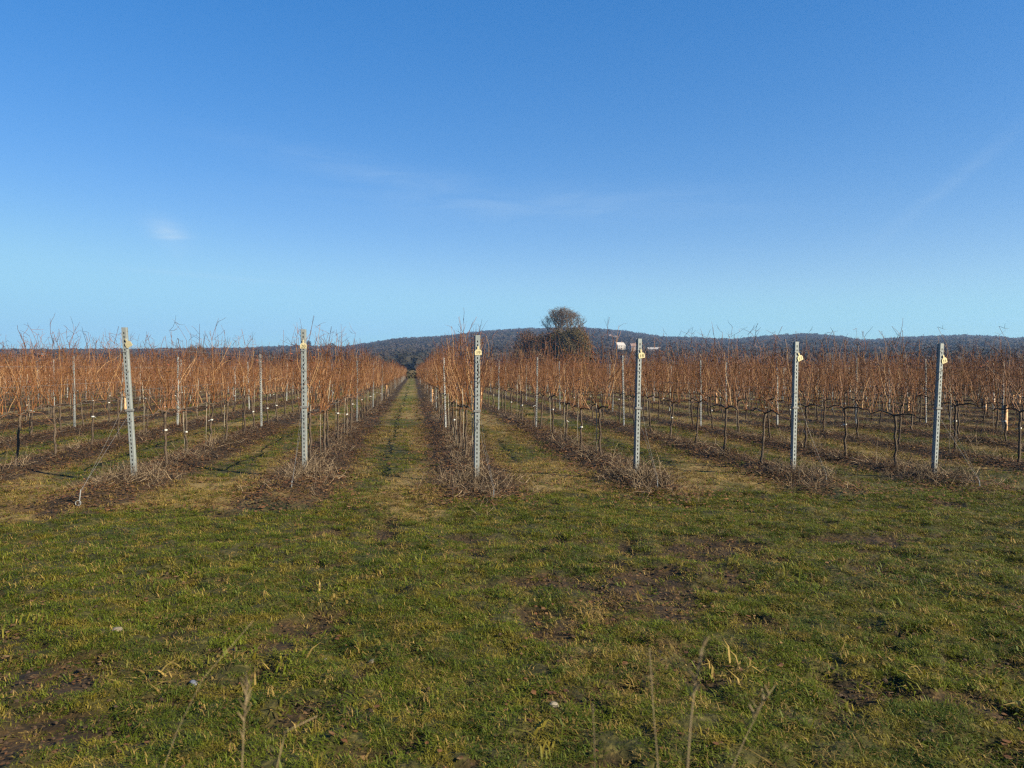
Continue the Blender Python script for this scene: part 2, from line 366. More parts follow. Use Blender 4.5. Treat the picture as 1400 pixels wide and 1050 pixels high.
# ------------------------------------------------------------------ scattering (geometry nodes, one object)
_scatter_tree = {}
def scatter_tree(k):
    if k in _scatter_tree: return _scatter_tree[k]
    ng = bpy.data.node_groups.new('scatter_%d' % k, 'GeometryNodeTree')
    ng.interface.new_socket('Geometry', in_out='INPUT', socket_type='NodeSocketGeometry')
    ng.interface.new_socket('Geometry', in_out='OUTPUT', socket_type='NodeSocketGeometry')
    N, L = ng.nodes, ng.links
    gi = N.new('NodeGroupInput'); go = N.new('NodeGroupOutput')
    def named(n, t):
        a = N.new('GeometryNodeInputNamedAttribute'); a.data_type = t; a.inputs['Name'].default_value = n; return a.outputs['Attribute']
    tid = named('tid', 'INT')
    def sel(kk):
        c = N.new('FunctionNodeCompare'); c.data_type = 'INT'; c.operation = 'EQUAL'; L.new(tid, c.inputs[2]); c.inputs[3].default_value = kk
        s = N.new('GeometryNodeSeparateGeometry'); s.domain = 'POINT'; L.new(gi.outputs[0], s.inputs['Geometry']); L.new(c.outputs[0], s.inputs['Selection'])
        return s.outputs['Selection']
    g2i = N.new('GeometryNodeGeometryToInstance')
    for kk in reversed(range(k)): L.new(sel(kk), g2i.inputs[0])
    # one instance per template
    jn = N.new('GeometryNodeJoinGeometry')
    N.remove(g2i)
    for kk in range(k):
        g = N.new('GeometryNodeGeometryToInstance'); L.new(sel(kk), g.inputs[0]); L.new(g.outputs[0], jn.inputs[0])
    iop = N.new('GeometryNodeInstanceOnPoints')
    L.new(sel(-1), iop.inputs['Points']); L.new(jn.outputs[0], iop.inputs['Instance']); iop.inputs['Pick Instance'].default_value = True
    L.new(named('pick', 'INT'), iop.inputs['Instance Index'])
    L.new(named('rot', 'FLOAT_VECTOR'), iop.inputs['Rotation']); L.new(named('scl', 'FLOAT_VECTOR'), iop.inputs['Scale'])
    L.new(iop.outputs[0], go.inputs[0])
    _scatter_tree[k] = ng; return ng
def scatter(name, pts, rot, scl, temps, mats, pick=None):
    """temps: list of MB; pts (n,3); rot (n,3); scl (n,) or (n,3)"""
    pts = np.asarray(pts, float); n = len(pts)
    scl = np.asarray(scl, float); scl = np.repeat(scl[:, None], 3, 1) if scl.ndim == 1 else scl
    v = [tuple(p) for p in pts]; f = []; mi = []; tid = [-1] * n
    for k, t in enumerate(temps):
        b_ = len(v); v.extend(t.v); f.extend([tuple(q + b_ for q in ff) for ff in t.f]); mi.extend(t.m); tid.extend([k] * len(t.v))
    me = bpy.data.meshes.new(name); me.from_pydata(v, [], f)
    for m_ in mats: me.materials.append(m_)
    me.polygons.foreach_set('material_index', mi)
    nvv = len(v); pad = nvv - n
    fattr(me, 'tid', np.array(tid, np.int32), t='INT')
    pk = rng.integers(0, len(temps), n) if pick is None else np.asarray(pick)
    fattr(me, 'pick', np.concatenate([pk, np.zeros(pad)]).astype(np.int32), t='INT')
    fattr(me, 'rot', np.vstack([rot, np.zeros((pad, 3))]), t='FLOAT_VECTOR')
    fattr(me, 'scl', np.vstack([scl, np.ones((pad, 3))]), t='FLOAT_VECTOR')
    o = link(name, me); md = o.modifiers.new('scatter', 'NODES'); md.node_group = scatter_tree(len(temps))
    return o
def zrot(n, tilt=0.0):
    return np.stack([rng.normal(0, tilt, n) if tilt else np.zeros(n), rng.normal(0, tilt, n) if tilt else np.zeros(n), rng.uniform(0, 6.283, n)], -1)

# ------------------------------------------------------------------ woodland on the downs
def crown_template(k, size=1.0, tri=1.0, flat=1.0):
    mb = MB(); r0 = random.Random(900 + k)
    for q in range(110):
        while True:
            p = Vector((r0.uniform(-1, 1), r0.uniform(-1, 1), r0.uniform(-.2, 1)))
            if .55 < p.length < 1: break
        lump = 1 + .18 * math.sin(3 * math.atan2(p.y, p.x) + k) + .1 * r0.uniform(-1, 1)
        c_ = Vector((p.x * lump, p.y * lump, p.z * flat * lump)) * size
        nn = p.normalized(); a_ = nn.orthogonal().normalized(); b_ = nn.cross(a_); t0 = r0.random() * 6.28
        jit = lambda: Vector((r0.uniform(-.3, .3), r0.uniform(-.3, .3), r0.uniform(-.3, .3))) * tri * .5
        s_ = tri * r0.uniform(.5, 1.0) * .36
        mb.add([c_ + (a_ * math.cos(t0 + t) + b_ * math.sin(t0 + t)) * s_ + jit() for t in (0, 2.1, 4.2)], [(0, 1, 2)])
    core = []
    for zz, rr_ in ((-.3, .5), (.2, .78), (.6, .62), (.85, .3)):
        for t in range(7): core.append((math.cos(t * .8976) * rr_ * size * r0.uniform(.85, 1.1), math.sin(t * .8976) * rr_ * size * r0.uniform(.85, 1.1), zz * flat * size))
    fs = [(l * 7 + t, l * 7 + (t + 1) % 7, (l + 1) * 7 + (t + 1) % 7, (l + 1) * 7 + t) for l in range(3) for t in range(7)] + [tuple(21 + t for t in range(7))]
    return mb.add(core, fs)
temps = [crown_template(k) for k in range(8)]
N = 50000
ra = np.sqrt(rng.uniform(420 ** 2, 2080 ** 2, N)); aa = rng.uniform(-R(41), R(41), N) + YAW
wx, wy = ra * np.sin(aa), ra * np.cos(aa)
dens = fbm(wx / 120, wy / 120, 91, 3)
keep = (ra > 800) | (dens > .42 - .00035 * (ra - 420))
HOUSES = [  # name px, depth, w, d, eave, ridge, rot, wall, roof, label
    (847, 900, 11, 8, 5.0, 8.5, .5, 'render_white', 'roof_pale', 'white gabled house among trees just left of the pinkish house on the hillside'),
    (866, 880, 7, 8, 6.0, 9.0, .1, 'render_pink', 'roof_tile', 'narrow pinkish house on the hillside beside the fourth end post'),
    (893, 880, 22, 9, 4.4, 6.6, -.25, 'brick_wall', 'roof_pale', 'long brown building with pale roof on the hillside'),
    (833, 1500, 9, 7, 4, 6.5, .2, 'render_white', 'roof_tile', 'tiny white house highest up the slope left of the others'),
    (840, 1420, 10, 7, 4, 6.0, .3, 'render_white', 'roof_tile', 'low white house high on the slope above the gabled house'),
    (434, 1250, 10, 8, 5.5, 9, .3, 'render_white', 'roof_tile', 'white house on the skyline right of the end post tagged 20'),
    (383, 1300, 9, 7, 4.0, 6.2, .1, 'render_white', 'roof_pale', 'largest white house on the skyline left of the end post tagged 20'),
    (372, 1330, 6, 6, 4, 6.0, .5, 'render_white', 'roof_tile', 'small white cottage on the skyline beside the largest white house'),
    (362, 1320, 5, 6, 4, 6.5, -.3, 'render_pink', 'roof_tile', 'tiny pinkish cottage at the left end of the skyline houses'),
    (136, 1050, 13, 8, 5, 7.5, .2, 'render_white', 'roof_pale', 'white house over the vines nearest to the leftmost end post'),
    (92, 1080, 9, 8, 4.5, 7.5, -.4, 'render_pink', 'roof_tile', 'pinkish house in the middle of the far village'),
    (58, 1040, 10, 8, 5, 8, .4, 'render_white', 'roof_pale', 'white house second from the left in the far village'),
    (47, 1060, 8, 7, 5, 7.5, -.2, 'render_white', 'roof_tile', 'white house leftmost in the far village'),
]
for hpx, hz, *_r in HOUSES:
    zz, pp = depth_px(wx, wy)
    keep &= ~((np.abs(pp - hpx) < 11 + 0 * pp) & (zz < hz + 8) & (zz > hz - 240))
wx, wy, ra = wx[keep], wy[keep], ra[keep]
n = len(wx); s_ = rng.uniform(4.2, 7.6, n) * np.where(ra < 1000, .8, 1)
wz = terrain(wx, wy) + s_ * .35
o = scatter('woodland', np.stack([wx, wy, wz], -1), zrot(n), np.stack([s_, s_, s_ * rng.uniform(.8, 1.35, n)], -1), temps, [M['wood']])
tag(o, 'dark leafless winter woodland covering the long hills on the horizon', 'woodland', kind='stuff')

# hedges and scrub between the vineyard and the hills
pl = []
for (y0, x0, x1, hh, dn) in ((156, -95, 120, 1.0, 1.4), (235, -180, 230, 1.8, 1.8), (330, -260, 320, 2.6, 2.6), (470, -330, 420, 3.4, 3.2)):
    k = int((x1 - x0) / dn); xs = np.linspace(x0, x1, k) + rng.normal(0, .6, k); ys = y0 + rng.normal(0, .9, k) + 6 * np.sin(xs / 70)
    if y0 > 160:
        kp = vnoise(xs / 25, xs * 0 + y0, 3) > .22; xs, ys = xs[kp], ys[kp]
    for a_, b_ in zip(xs, ys): pl.append((a_, b_, hh * rnd.uniform(.7, 1.25)))
pl = np.array(pl)
o = scatter('hedgerow', np.stack([pl[:, 0], pl[:, 1], terrain(pl[:, 0], pl[:, 1]) + pl[:, 2] * .2], -1), zrot(len(pl)), pl[:, 2], temps, [M['hedge']])
tag(o, 'low leafless hedges and scrub beyond the far end of the vineyard', 'hedge', kind='stuff')

# ------------------------------------------------------------------ far houses
def house(px, z, w, dp, eave, ridge, rz, wall, roof, label):
    x, y = cam2w(px, z); g = float(terrain(x, y)) - .6
    e = tag(link('house', None), label, 'house', 'far houses on the hillsides'); e.location = (x, y, g); e.rotation_euler.z = rz - YAW
    hw, hd = w / 2, dp / 2
    MB().add([(-hw, -hd, 0), (hw, -hd, 0), (hw, hd, 0), (-hw, hd, 0), (-hw, -hd, eave), (hw, -hd, eave), (hw, hd, eave), (-hw, hd, eave), (-hw, 0, ridge), (hw, 0, ridge)],
             [(0, 1, 5, 4), (2, 3, 7, 6), (1, 2, 6, 9, 5), (3, 0, 4, 8, 7), (3, 2, 1, 0)]).obj('wall', M[wall], e)
    rf = MB(); o_ = .35; sl = (ridge - eave) / hd
    for sg in (-1, 1):
        ye, ze = sg * (hd + o_), eave - o_ * sl
        vs = [(-hw - o_, ye, ze), (hw + o_, ye, ze), (hw + o_, 0, ridge + .02), (-hw - o_, 0, ridge + .02)]
        rf.add(vs + [(p[0], p[1], p[2] + .22) for p in vs], [(0, 1, 2, 3), (7, 6, 5, 4), (0, 4, 5, 1), (1, 5, 6, 2), (2, 6, 7, 3), (3, 7, 4, 0)])
    rf = rf.obj('roof', M[roof], e)
    MB().box(hw * .45, hw * .45 + .9, -.45, .45, ridge - .8, ridge + 1.2).obj('chimney', M['brick_wall'], rf)
    k = max(2, int(w / 3))
    wm = MB().box(-.5, .5, -.04, .02, 0, 1.2).mesh('window', M['glass'])
    for fl in range(2 if eave > 4.2 else 1):
        for q in range(k):
            if fl == 0 and q == k // 2: continue
            wi = link('window', wm, e); wi.location = (-hw + (q + .5) * w / k, -hd - .01, 1.0 + fl * 2.5)
    MB().box(-.5, .5, -.05, .02, 0, 2.1).obj('door', M['roof_tile'], e).location = (-hw + (k // 2 + .5) * w / k, -hd - .01, 0.4)
for h_ in HOUSES: house(*h_)
x, y = cam2w(907, 1930); g = float(terrain(x, y))
e = MB(); e.tube([(0, 0, 0), (0, 0, 17), (0, 0, 20)], [.8, .6, .3], 4); e.box(-1.2, 1.2, -.1, .1, 14.5, 15.2)
o = e.obj('radio_mast', M['wire']); o.location = (x, y, g); tag(o, 'thin radio mast on the hilltop right of the fourth end post', 'mast')

# ------------------------------------------------------------------ oak and the copse round it, beyond the field
def grow(mb, tw, p, d, L, r, lvl, rr_, maxl):
    segs = 4; lim = rr_.uniform(.86, 1.12); pts = [p.copy()]; rad = [r]; q = p.copy(); dv = d.copy()
    for s in range(segs):
        dv = (dv + Vector((rr_.uniform(-1, 1), rr_.uniform(-1, 1), rr_.uniform(-.6, .8))) * .22).normalized()
        e_ = Vector((q.x / 8.6, q.y / 8.6, (q.z - 14.6) / 8.8))
        if e_.length > .88: dv = (dv - e_.normalized() * .22).normalized()
        q = q + dv * L / segs
        if Vector((q.x / 8.6, q.y / 8.6, (q.z - 14.6) / 8.8)).length > lim: break
        pts.append(q.copy()); rad.append(r * (1 - .45 * (s + 1) / segs))
        if lvl < maxl and s >= 1:
            for _ in range(2 if lvl < 3 else 1):
                sd = (dv + Vector((rr_.uniform(-1, 1), rr_.uniform(-1, 1), rr_.uniform(-.35, .75))) * 1.0).normalized()
                grow(mb, tw, q, sd, L * rr_.uniform(.5, .72), r * (1 - .45 * (s + 1) / segs) * .6, lvl + 1, rr_, maxl)
    if len(pts) < 2: return
    (tw if lvl >= 3 else mb).tube(pts, [max(.022, q_) for q_ in rad], 3 if lvl > 1 else 6, cap=False)
def make_oak():
    x, y = cam2w(768, 255); g = float(terrain(x, y)) - .2
    e = tag(link('oak_tree', None), 'tall round-crowned bare oak rising above the olive thicket', 'tree'); e.location = (x, y, g)
    tr = MB(); tr.tube([(0, 0, 0), (.1, 0, 3), (0, .2, 7), (.2, .1, 10.5)], [.75, .6, .52, .45], 10); tr.obj('trunk', M['oak'], e, True)
    rr_ = random.Random(5); cr = MB()
    for k in range(9):
        a_ = k * 2.4; el = (.35, 1.0, .55, .3, 1.3, .8, .5, 1.1, 1.5)[k]
        d = Vector((math.cos(a_) * math.cos(el), math.sin(a_) * math.cos(el), math.sin(el)))
        lm = MB(); grow(lm, cr, Vector((.1, .1, rr_.uniform(10.0, 13.0))), d, rr_.uniform(6.8, 8.0) * (1 - .06 * math.sin(el)), .30, 0, rr_, 4)
        lm.obj('limb', M['oak'], e)
    o = cr.obj('crown', M['oak_twig'], e); o['kind'] = 'stuff'
make_oak()

def bush(px, z, w, h, dp, mat_, label, cat, name, seed, ntri=7000, ts=.5, twigs=60, grp='trees and scrub round the oak'):
    x, y = cam2w(px, z); g = float(terrain(x, y)) - .2; r0 = np.random.default_rng(seed)
    e = tag(link(name, None), label, cat, grp); e.location = (x, y, g); e.rotation_euler.z = -YAW
    q = r0.normal(size=(ntri, 3)); q /= np.linalg.norm(q, axis=1)[:, None]
    rad = r0.uniform(.35, 1, ntri) ** .35
    lump = 1 + .30 * (fbm(q[:, 0] * 2.2 + 5 + q[:, 2] * 1.7, q[:, 1] * 2.2 + seed - q[:, 2], seed, 3) - .5) * 2
    c_ = q * (rad * lump)[:, None] * np.array([w / 2, dp / 2, h * .54]); c_[:, 2] += h * .47; c_[:, 2] = np.clip(c_[:, 2], .05, None)
    sz = ts * r0.uniform(.4, 1, ntri)
    t = r0.normal(size=(ntri, 2, 3)); t /= np.linalg.norm(t, axis=2)[:, :, None]
    v = np.stack([c_, c_ + t[:, 0] * sz[:, None], c_ + t[:, 1] * sz[:, None]], 1).reshape(-1, 3)
    me = bpy.data.meshes.new('crown'); me.vertices.add(ntri * 3); me.vertices.foreach_set('co', v.ravel())
    me.loops.add(ntri * 3); me.loops.foreach_set('vertex_index', np.arange(ntri * 3, dtype=np.int32)); me.polygons.add(ntri); me.polygons.foreach_set('loop_start', np.arange(ntri, dtype=np.int32) * 3)
    me.update(calc_edges=True); me.materials.append(M[mat_]); o = link('crown', me, e)
    tk = MB(); rr_ = random.Random(seed)
    tk.tube([(0, 0, 0), (.1, .1, h * .4), (.0, .2, h * .75)], [.3 * h / 10, .22 * h / 10, .1], 6)
    tk.obj('trunk', M['oak'], e)
    tw = MB()
    for _ in range(twigs):
        a_ = rr_.uniform(0, 6.28); el = rr_.uniform(.1, 1.4); d = Vector((math.cos(a_) * math.cos(el), math.sin(a_) * math.cos(el), math.sin(el)))
        p0 = Vector((0, 0, h * .4)); pp = [p0]
        L = rr_.uniform(.9, 1.12)
        for s in range(1, 5):
            pp.append(p0 + Vector((d.x * w / 2, d.y * dp / 2, d.z * h * .62)) * (L * s / 4) + Vector((rr_.uniform(-.3, .3), rr_.uniform(-.3, .3), rr_.uniform(-.3, .3))))
        tw.tube(pp, [.09, .07, .05, .04, .03], 3, cap=False)
    tw.obj('branches', M['oak_twig'], e)
bush(783, 246, 10.5, 15.6, 8, 'ivy', 'broad olive ivy-clad tree under the right of the oak crown', 'tree', 'ivy_clad_tree', 11, 16000, .5)
bush(762, 250, 10.0, 15.6, 8, 'ivy', 'dense olive ivy-clad tree right below the middle of the oak crown', 'tree', 'ivy_clad_tree', 12, 14000, .5)
bush(795, 248, 7.0, 15.4, 6, 'ivy', 'narrow olive bush at the right edge of the thicket', 'bush', 'ivy_clad_bush', 13, 7000, .45)
bush(741, 252, 10.0, 14.0, 7, 'copse', 'dark brown scrubby tree left of the ivy-clad trees', 'tree', 'scrub_tree', 14, 13000, .5, 120)
bush(722, 256, 10.0, 15.6, 7, 'copse_orange', 'orange-topped bare tree standing left of the dark scrub', 'tree', 'orange_twigged_tree', 15, 7500, .45, 260)
bush(711, 251, 7.0, 9.0, 7, 'copse', 'low dark scrub at the left end of the copse', 'bush', 'scrub_bush', 16, 9000, .5, 120)
bush(733, 247, 8.0, 8.4, 7, 'copse', 'low dark scrub in front of the orange-topped tree', 'bush', 'scrub_bush', 17, 9000, .5, 100)
G2 = 'single trees on the far skyline'
bush(262, 420, 6.5, 15.6, 6, 'copse', 'left one of the pair of bare trees on the skyline between the left end posts', 'tree', 'skyline_tree', 21, 2600, .6, 160, G2)
bush(274, 420, 6.8, 15.8, 6, 'copse', 'right one of the pair of bare trees on the skyline between the left end posts', 'tree', 'skyline_tree', 22, 2600, .6, 160, G2)
for k, (px, z, w, h, lb) in enumerate([(404, 1230, 15, 16, 'dark round tree on the skyline just left of the post tagged 20'),
                                       (422, 1230, 8, 24, 'pointed dark conifer on the skyline beside the white house'),
                                       (454, 1230, 17, 19, 'largest dark round tree on the skyline right of the white house'),
                                       (446, 1240, 9, 16, 'small dark tree between the white house and the largest skyline tree'),
                                       (487, 1240, 13, 12, 'low dark tree on the skyline where the hill begins to rise')]):
    bush(px, z, w, h, w * .8, 'wood', lb, 'tree', 'skyline_tree', 30 + k, 1500, 1.6, 20, G2)

# ------------------------------------------------------------------ vines
def wander(p, d, L, segs, rr_, wob=.12, pull=(0, 0, .25), damp=None):
    pts = [Vector(p)]; dv = Vector(d).normalized()
    for s in range(segs):
        dv = (dv + Vector((rr_.gauss(0, wob), rr_.gauss(0, wob), rr_.gauss(0, wob))) + Vector(pull) * .3).normalized()
        if damp: dv.x -= pts[-1].x * damp
        pts.append(pts[-1] + dv * (L / segs))
    return pts
def vine_parts(seed, ncane=23, sides=4, segs=9, thick=1.0, ntwig=46):
    global rnd
    keep_r, rnd = rnd, random.Random(seed)
    rr_ = random.Random(seed * 7 + 1); out = {}
    tr = MB(); lean = rr_.gauss(0, .05); ly = rr_.gauss(0, .07); zt = .76 + rr_.uniform(-.03, .03); pts, rad = [], []
    for s in range(9):
        t = s / 8; pts.append((lean * t + rr_.gauss(0, .008), ly * math.sin(t * 2.6) + rr_.gauss(0, .010), -.06 + t * (zt + .06)))
        rad.append((.021 - .005 * t + (.009 if s in (0, 8) else 0) + rr_.uniform(-.002, .003)) * thick)
    out['trunk'] = tr.tube(pts, rad, 7)
    hx, hy = pts[-1][0], pts[-1][1]; arms = []; ap = []
    for sg in (-1, 1):
        am = MB(); P = [Vector((hx, hy, zt - .01))]
        L = rr_.uniform(.6, .72)
        for s in range(1, 8): P.append(Vector((hx * (1 - s / 7) + rr_.gauss(0, .010), hy + sg * L * s / 7, zt + .035 * math.sin(s * .5) + rr_.gauss(0, .008))))
        am.tube(P, [(.0145 - .0010 * s + rr_.uniform(-.001, .002)) * thick for s in range(8)], 5); arms.append(am); ap += P
    out['arms'] = arms; hv = rr_.uniform(.88, 1.15)
    canes = []; tips = []
    for k in range(ncane):
        b0 = rr_.choice(ap); cm = MB(); tall = rr_.random() < .27
        L = hv * rr_.uniform(.80, 1.12) if not tall else rr_.uniform(1.10, 1.42)
        dy = rr_.gauss(0, .42); dx = rr_.gauss(0, .24)
        P = wander(b0, (dx, dy, 1), L, segs, rr_, .16, (0, 0, .45), .5)
        r0 = rr_.uniform(.0038, .0058) * thick
        cm.tube(P, [r0 * (1 - .6 * (s / segs)) * (1.18 if s % 2 else .95) for s in range(segs + 1)], sides, cap=False)
        canes.append((cm, 'cane' if rr_.random() < .88 else 'cane_pale')); tips.append(P)
    for k in range(8):     # slanting canes pushed between the wires
        b0 = rr_.choice(ap) + Vector((0, 0, rr_.uniform(.2, .6))); cm = MB()
        P = wander(b0, (rr_.gauss(0, .2), rr_.choice((-1, 1)) * 1.0, rr_.uniform(.2, .9)), rr_.uniform(.5, .9), segs - 2, rr_, .12, (0, 0, .1), .4)
        cm.tube(P, [.0042 * thick * (1 - .5 * s / (segs - 2)) for s in range(segs - 1)], sides, cap=False); canes.append((cm, 'cane_pale' if rr_.random() < .3 else 'cane'))
    out['canes'] = canes
    for k in range(8):     # canes that droop below the arms
        b0 = rr_.choice(ap); cm = MB(); P = wander(b0, (rr_.gauss(0, .7), rr_.gauss(0, .8), .3), rr_.uniform(.35, .75), 6, rr_, .2, (0, 0, -.9))
        cm.tube(P, [.0034 * thick * (1 - .1 * s) for s in range(7)], 3, cap=False); canes.append((cm, 'cane'))
    tw = MB()
    for k in range(ntwig):
        P = rr_.choice(tips); i_ = rr_.randint(2, len(P) - 1) if k % 3 else rr_.randint(len(P) - 3, len(P) - 1)
        high = P[i_].z > 1.5
        Q = wander(P[i_], (rr_.gauss(0, .8), rr_.gauss(0, .9), rr_.uniform(-.2, 1)), rr_.uniform(.10, .32) * (1.1 if high else 1), 4, rr_, .22)
        tw.tube(Q, [.0030 * thick, .0026 * thick, .0022 * thick, .0018 * thick, .0014 * thick], 3, mi=0, cap=False)
        if rr_.random() < .5:
            Q2 = wander(Q[2], (rr_.gauss(0, .8), rr_.gauss(0, .9), rr_.uniform(-.2, 1)), rr_.uniform(.06, .16), 2, rr_, .2)
            tw.tube(Q2, [.0022 * thick, .0018 * thick, .0012 * thick], 3, cap=False)
    for k in range(5):     # reddish water shoots that stand clear of the wires
        P = rr_.choice(tips); Q = wander(P[-2], (rr_.gauss(0, .2), rr_.gauss(0, .35), 1), rr_.uniform(.15, .50), 5, rr_, .14)
        tw.tube(Q, [.0046 * thick * (1 - .1 * s) for s in range(6)], 3, cap=False)
        for s in (2, 3, 4):
            if rr_.random() < .7:
                Q2 = wander(Q[s], (rr_.gauss(0, .5), rr_.gauss(0, .7), .6), rr_.uniform(.05, .22), 3, rr_, .15); tw.tube(Q2, [.003 * thick, .0027 * thick, .0022 * thick, .0018 * thick], 3, cap=False)
    out['twigs'] = tw
    lv = []
    for k in range(rr_.randint(1, 4)):
        P = rr_.choice(tips); p = P[rr_.randint(len(P) // 2, len(P) - 1)]; lm = MB(); s_ = rr_.uniform(.016, .034)
        vs = [p] + [p + Vector((math.cos(t) * s_ * rr_.uniform(.6, 1.2), math.sin(t) * s_ * rr_.uniform(.6, 1.2), rr_.uniform(-1, .4) * s_)) for t in (0, 1.05, 2.1, 3.1, 4.2, 5.2)]
        lm.add(vs, [(0, 1, 2), (0, 2, 3), (0, 3, 4), (0, 4, 5), (0, 5, 6), (0, 6, 1)]); lv.append(lm)
    out['leaves'] = lv
    tm = MB(); zz = rr_.uniform(.38, .55)
    px_, py_ = lean * (zz / .8), ly * math.sin(zz / .8 * 2.6)
    tm.tube([(px_, py_, zz), (px_, py_, zz + .022)], .026, 8)
    a_ = rr_.uniform(0, 6.28); tm.tube([(px_ + .02 * math.cos(a_), py_ + .02 * math.sin(a_), zz + .01), (px_ + .06 * math.cos(a_), py_ + .06 * math.sin(a_), zz - .01)], .004, 4)
    out['tie'] = tm if rr_.random() < .4 else None
    rnd = keep_r
    return out
def merged(parts_list, mats):
    mb = MB()
    for p, mi in parts_list: mb.add(p.v, p.f, mi)
    return mb

NVAR = 14
VAR = []
for k in range(NVAR):
    p = vine_parts(100 + k)
    v = {'trunk': p['trunk'].mesh('trunk', M['trunk'], True), 'arms': [a_.mesh('arm', M['trunk'], True) for a_ in p['arms']],
         'canes': [c_.mesh('cane', M[mm]) for c_, mm in p['canes']], 'twigs': p['twigs'].mesh('twigs', M['twig']),
         'leaves': [l_.mesh('leaf', M['leaf']) for l_ in p['leaves']], 'tie': p['tie'].mesh('tie', M['tie']) if p['tie'] else None,
         'tangle': merged([(c_, 0 if mm == 'cane' else 1) for c_, mm in p['canes']] + [(p['twigs'], 2)] + [(l_, 3) for l_ in p['leaves']], None).mesh('canes', [M['cane'], M['cane_pale'], M['twig'], M['leaf']])}
    VAR.append(v)
far_temps = []
for k in range(6):
    p = vine_parts(300 + k, 15, 3, 5, 1.3, 16)
    far_temps.append(merged([(p['trunk'], 0)] + [(a_, 0) for a_ in p['arms']] + [(c_, 1 if mm == 'cane' else 2) for c_, mm in p['canes']] + [(p['twigs'], 3)], None))

ORD = ['first', 'second', 'third', 'fourth', 'fifth', 'sixth', 'seventh', 'eighth', 'ninth', 'tenth', 'eleventh', 'twelfth', 'thirteenth', 'fourteenth', 'fifteenth',
       'sixteenth', 'seventeenth', 'eighteenth', 'nineteenth', 'twentieth'] + [t + '-' + o_ for t in ('twenty', 'thirty', 'forty') for o_ in
       ('first', 'second', 'third', 'fourth', 'fifth', 'sixth', 'seventh', 'eighth', 'ninth', 'tenth')]
def row_desc(n):
    d = {-2: 'row behind the leftmost end post', -1: 'row behind the second end post', 0: 'row behind the third end post', 1: 'row behind the fourth end post',
         2: 'row behind the fifth end post', 3: 'row behind the rightmost end post'}
    if n in d: return d[n]
    return (ORD[n - 4] if n > 3 else ORD[-3 - n]) + ' row ' + ('right of the rightmost end post' if n > 3 else 'left of the leftmost end post')

VSP = 1.40
PSP = 8.4
vines = []; posts = []
for n in ROWS:
    X = row_x(n); ye = row_end(n); off = {1: 2.2, 2: 1.0, 3: .85, -2: 1.1, -1: .75, 0: .9}.get(n, .9)
    k = 0; y = ye + off - .1
    while y < FIELD_END:
        hole = vnoise(n * 7.7, k * 3.1, 77) < .035
        if not hole: vines.append((n, X + rnd.gauss(0, .03), y + rnd.gauss(0, .06)))
        y += VSP; k += 1
    y = ye + 8.5 + .4 * float(vnoise(n * 2.2, 9, 6)); k = 0
    if n == -2: y = 19.3
    if n == -1: y = 21.0
    while y < FIELD_END + 2:
        posts.append((n, X + rnd.gauss(0, .02), y)); y += PSP
def in_view(x, y, m=12):
    z, px = depth_px(x, y); return z > 1 and -m < px < 1400 + m
vin = sorted([v for v in vines if in_view(v[1], v[2], 40)], key=lambda v: depth_px(v[1], v[2])[0])
named_v = set(vin[:300]); NEAR_DETAIL = 64
cnt = {}
order = sorted(vin[:300], key=lambda v: (v[0], v[2])); ordn = {}
for v in order: cnt[v[0]] = cnt.get(v[0], 0) + 1; ordn[v] = cnt[v[0]]
def inst(name, me, parent, kind=None):
    o = bpy.data.objects.new(name, me); COL.objects.link(o); o.parent = parent
    if kind: o['kind'] = kind
    return o
stake_mesh = []
for k in range(4):
    zt = (1.0, 1.12, .9, 1.25)[k]
    stake_mesh.append(MB().tube([(0, 0, -.08), (rnd.gauss(0, .01), rnd.gauss(0, .01), zt * .5), (rnd.gauss(0, .02), rnd.gauss(0, .02), zt)], [.0065, .006, .005], 6).mesh('vine_stake', M['stake'], True))
nst = 0
for idx, v in enumerate(vin[:300]):
    n, X, Y = v; V = VAR[rnd.randrange(NVAR)]; near = idx < NEAR_DETAIL
    e = link('grapevine', None); e.location = (X, Y, float(terrain(X, Y))); e.rotation_euler.z = (0 if rnd.random() < .5 else math.pi) + rnd.gauss(0, .05)
    sc_ = rnd.uniform(.96, 1.05); e.scale = (1, 1, sc_)
    tag(e, 'bare grapevine, %s in view, %s' % (ORD[ordn[v] - 1], row_desc(n)), 'grapevine', 'bare grapevines in the trellis rows')
    inst('trunk', V['trunk'], e)
    for a_ in V['arms']: inst('arm', a_, e)
    if near:
        for c_ in V['canes']: inst('cane', c_, e)
        inst('twigs', V['twigs'], e, 'stuff')
        for l_ in V['leaves']: inst('leaf', l_, e)
    else: inst('canes', V['tangle'], e, 'stuff')
    if V['tie']: inst('tie', V['tie'], e)
    z_, _ = depth_px(X, Y)
    if z_ < 27 and rnd.random() < (.75 if n <= 0 else .4):
        s_ = link('vine_stake', stake_mesh[rnd.randrange(4)]); dx_, dy_ = -rnd.uniform(.035, .055), rnd.uniform(.0, .07)
        s_.location = (X + dx_, Y + dy_, float(terrain(X + dx_, Y + dy_))); s_.rotation_euler = (rnd.gauss(0, .02), rnd.gauss(0, .02), rnd.uniform(0, 6))
        tag(s_, 'pale stake beside %s vine in view, %s' % (ORD[ordn[v] - 1], row_desc(n)), 'stake', 'thin stakes beside the vines')
rest_v = [v for v in vines if v not in named_v and (in_view(v[1], v[2], 40) or (in_view(v[1], v[2], 900) and v[2] < 40 and v[1] > 0))]
ra_ = np.array([(v[1], v[2]) for v in rest_v]); n_ = len(ra_)
rot = np.zeros((n_, 3)); rot[:, 2] = np.where(rng.random(n_) < .5, 0, math.pi) + rng.normal(0, .06, n_)
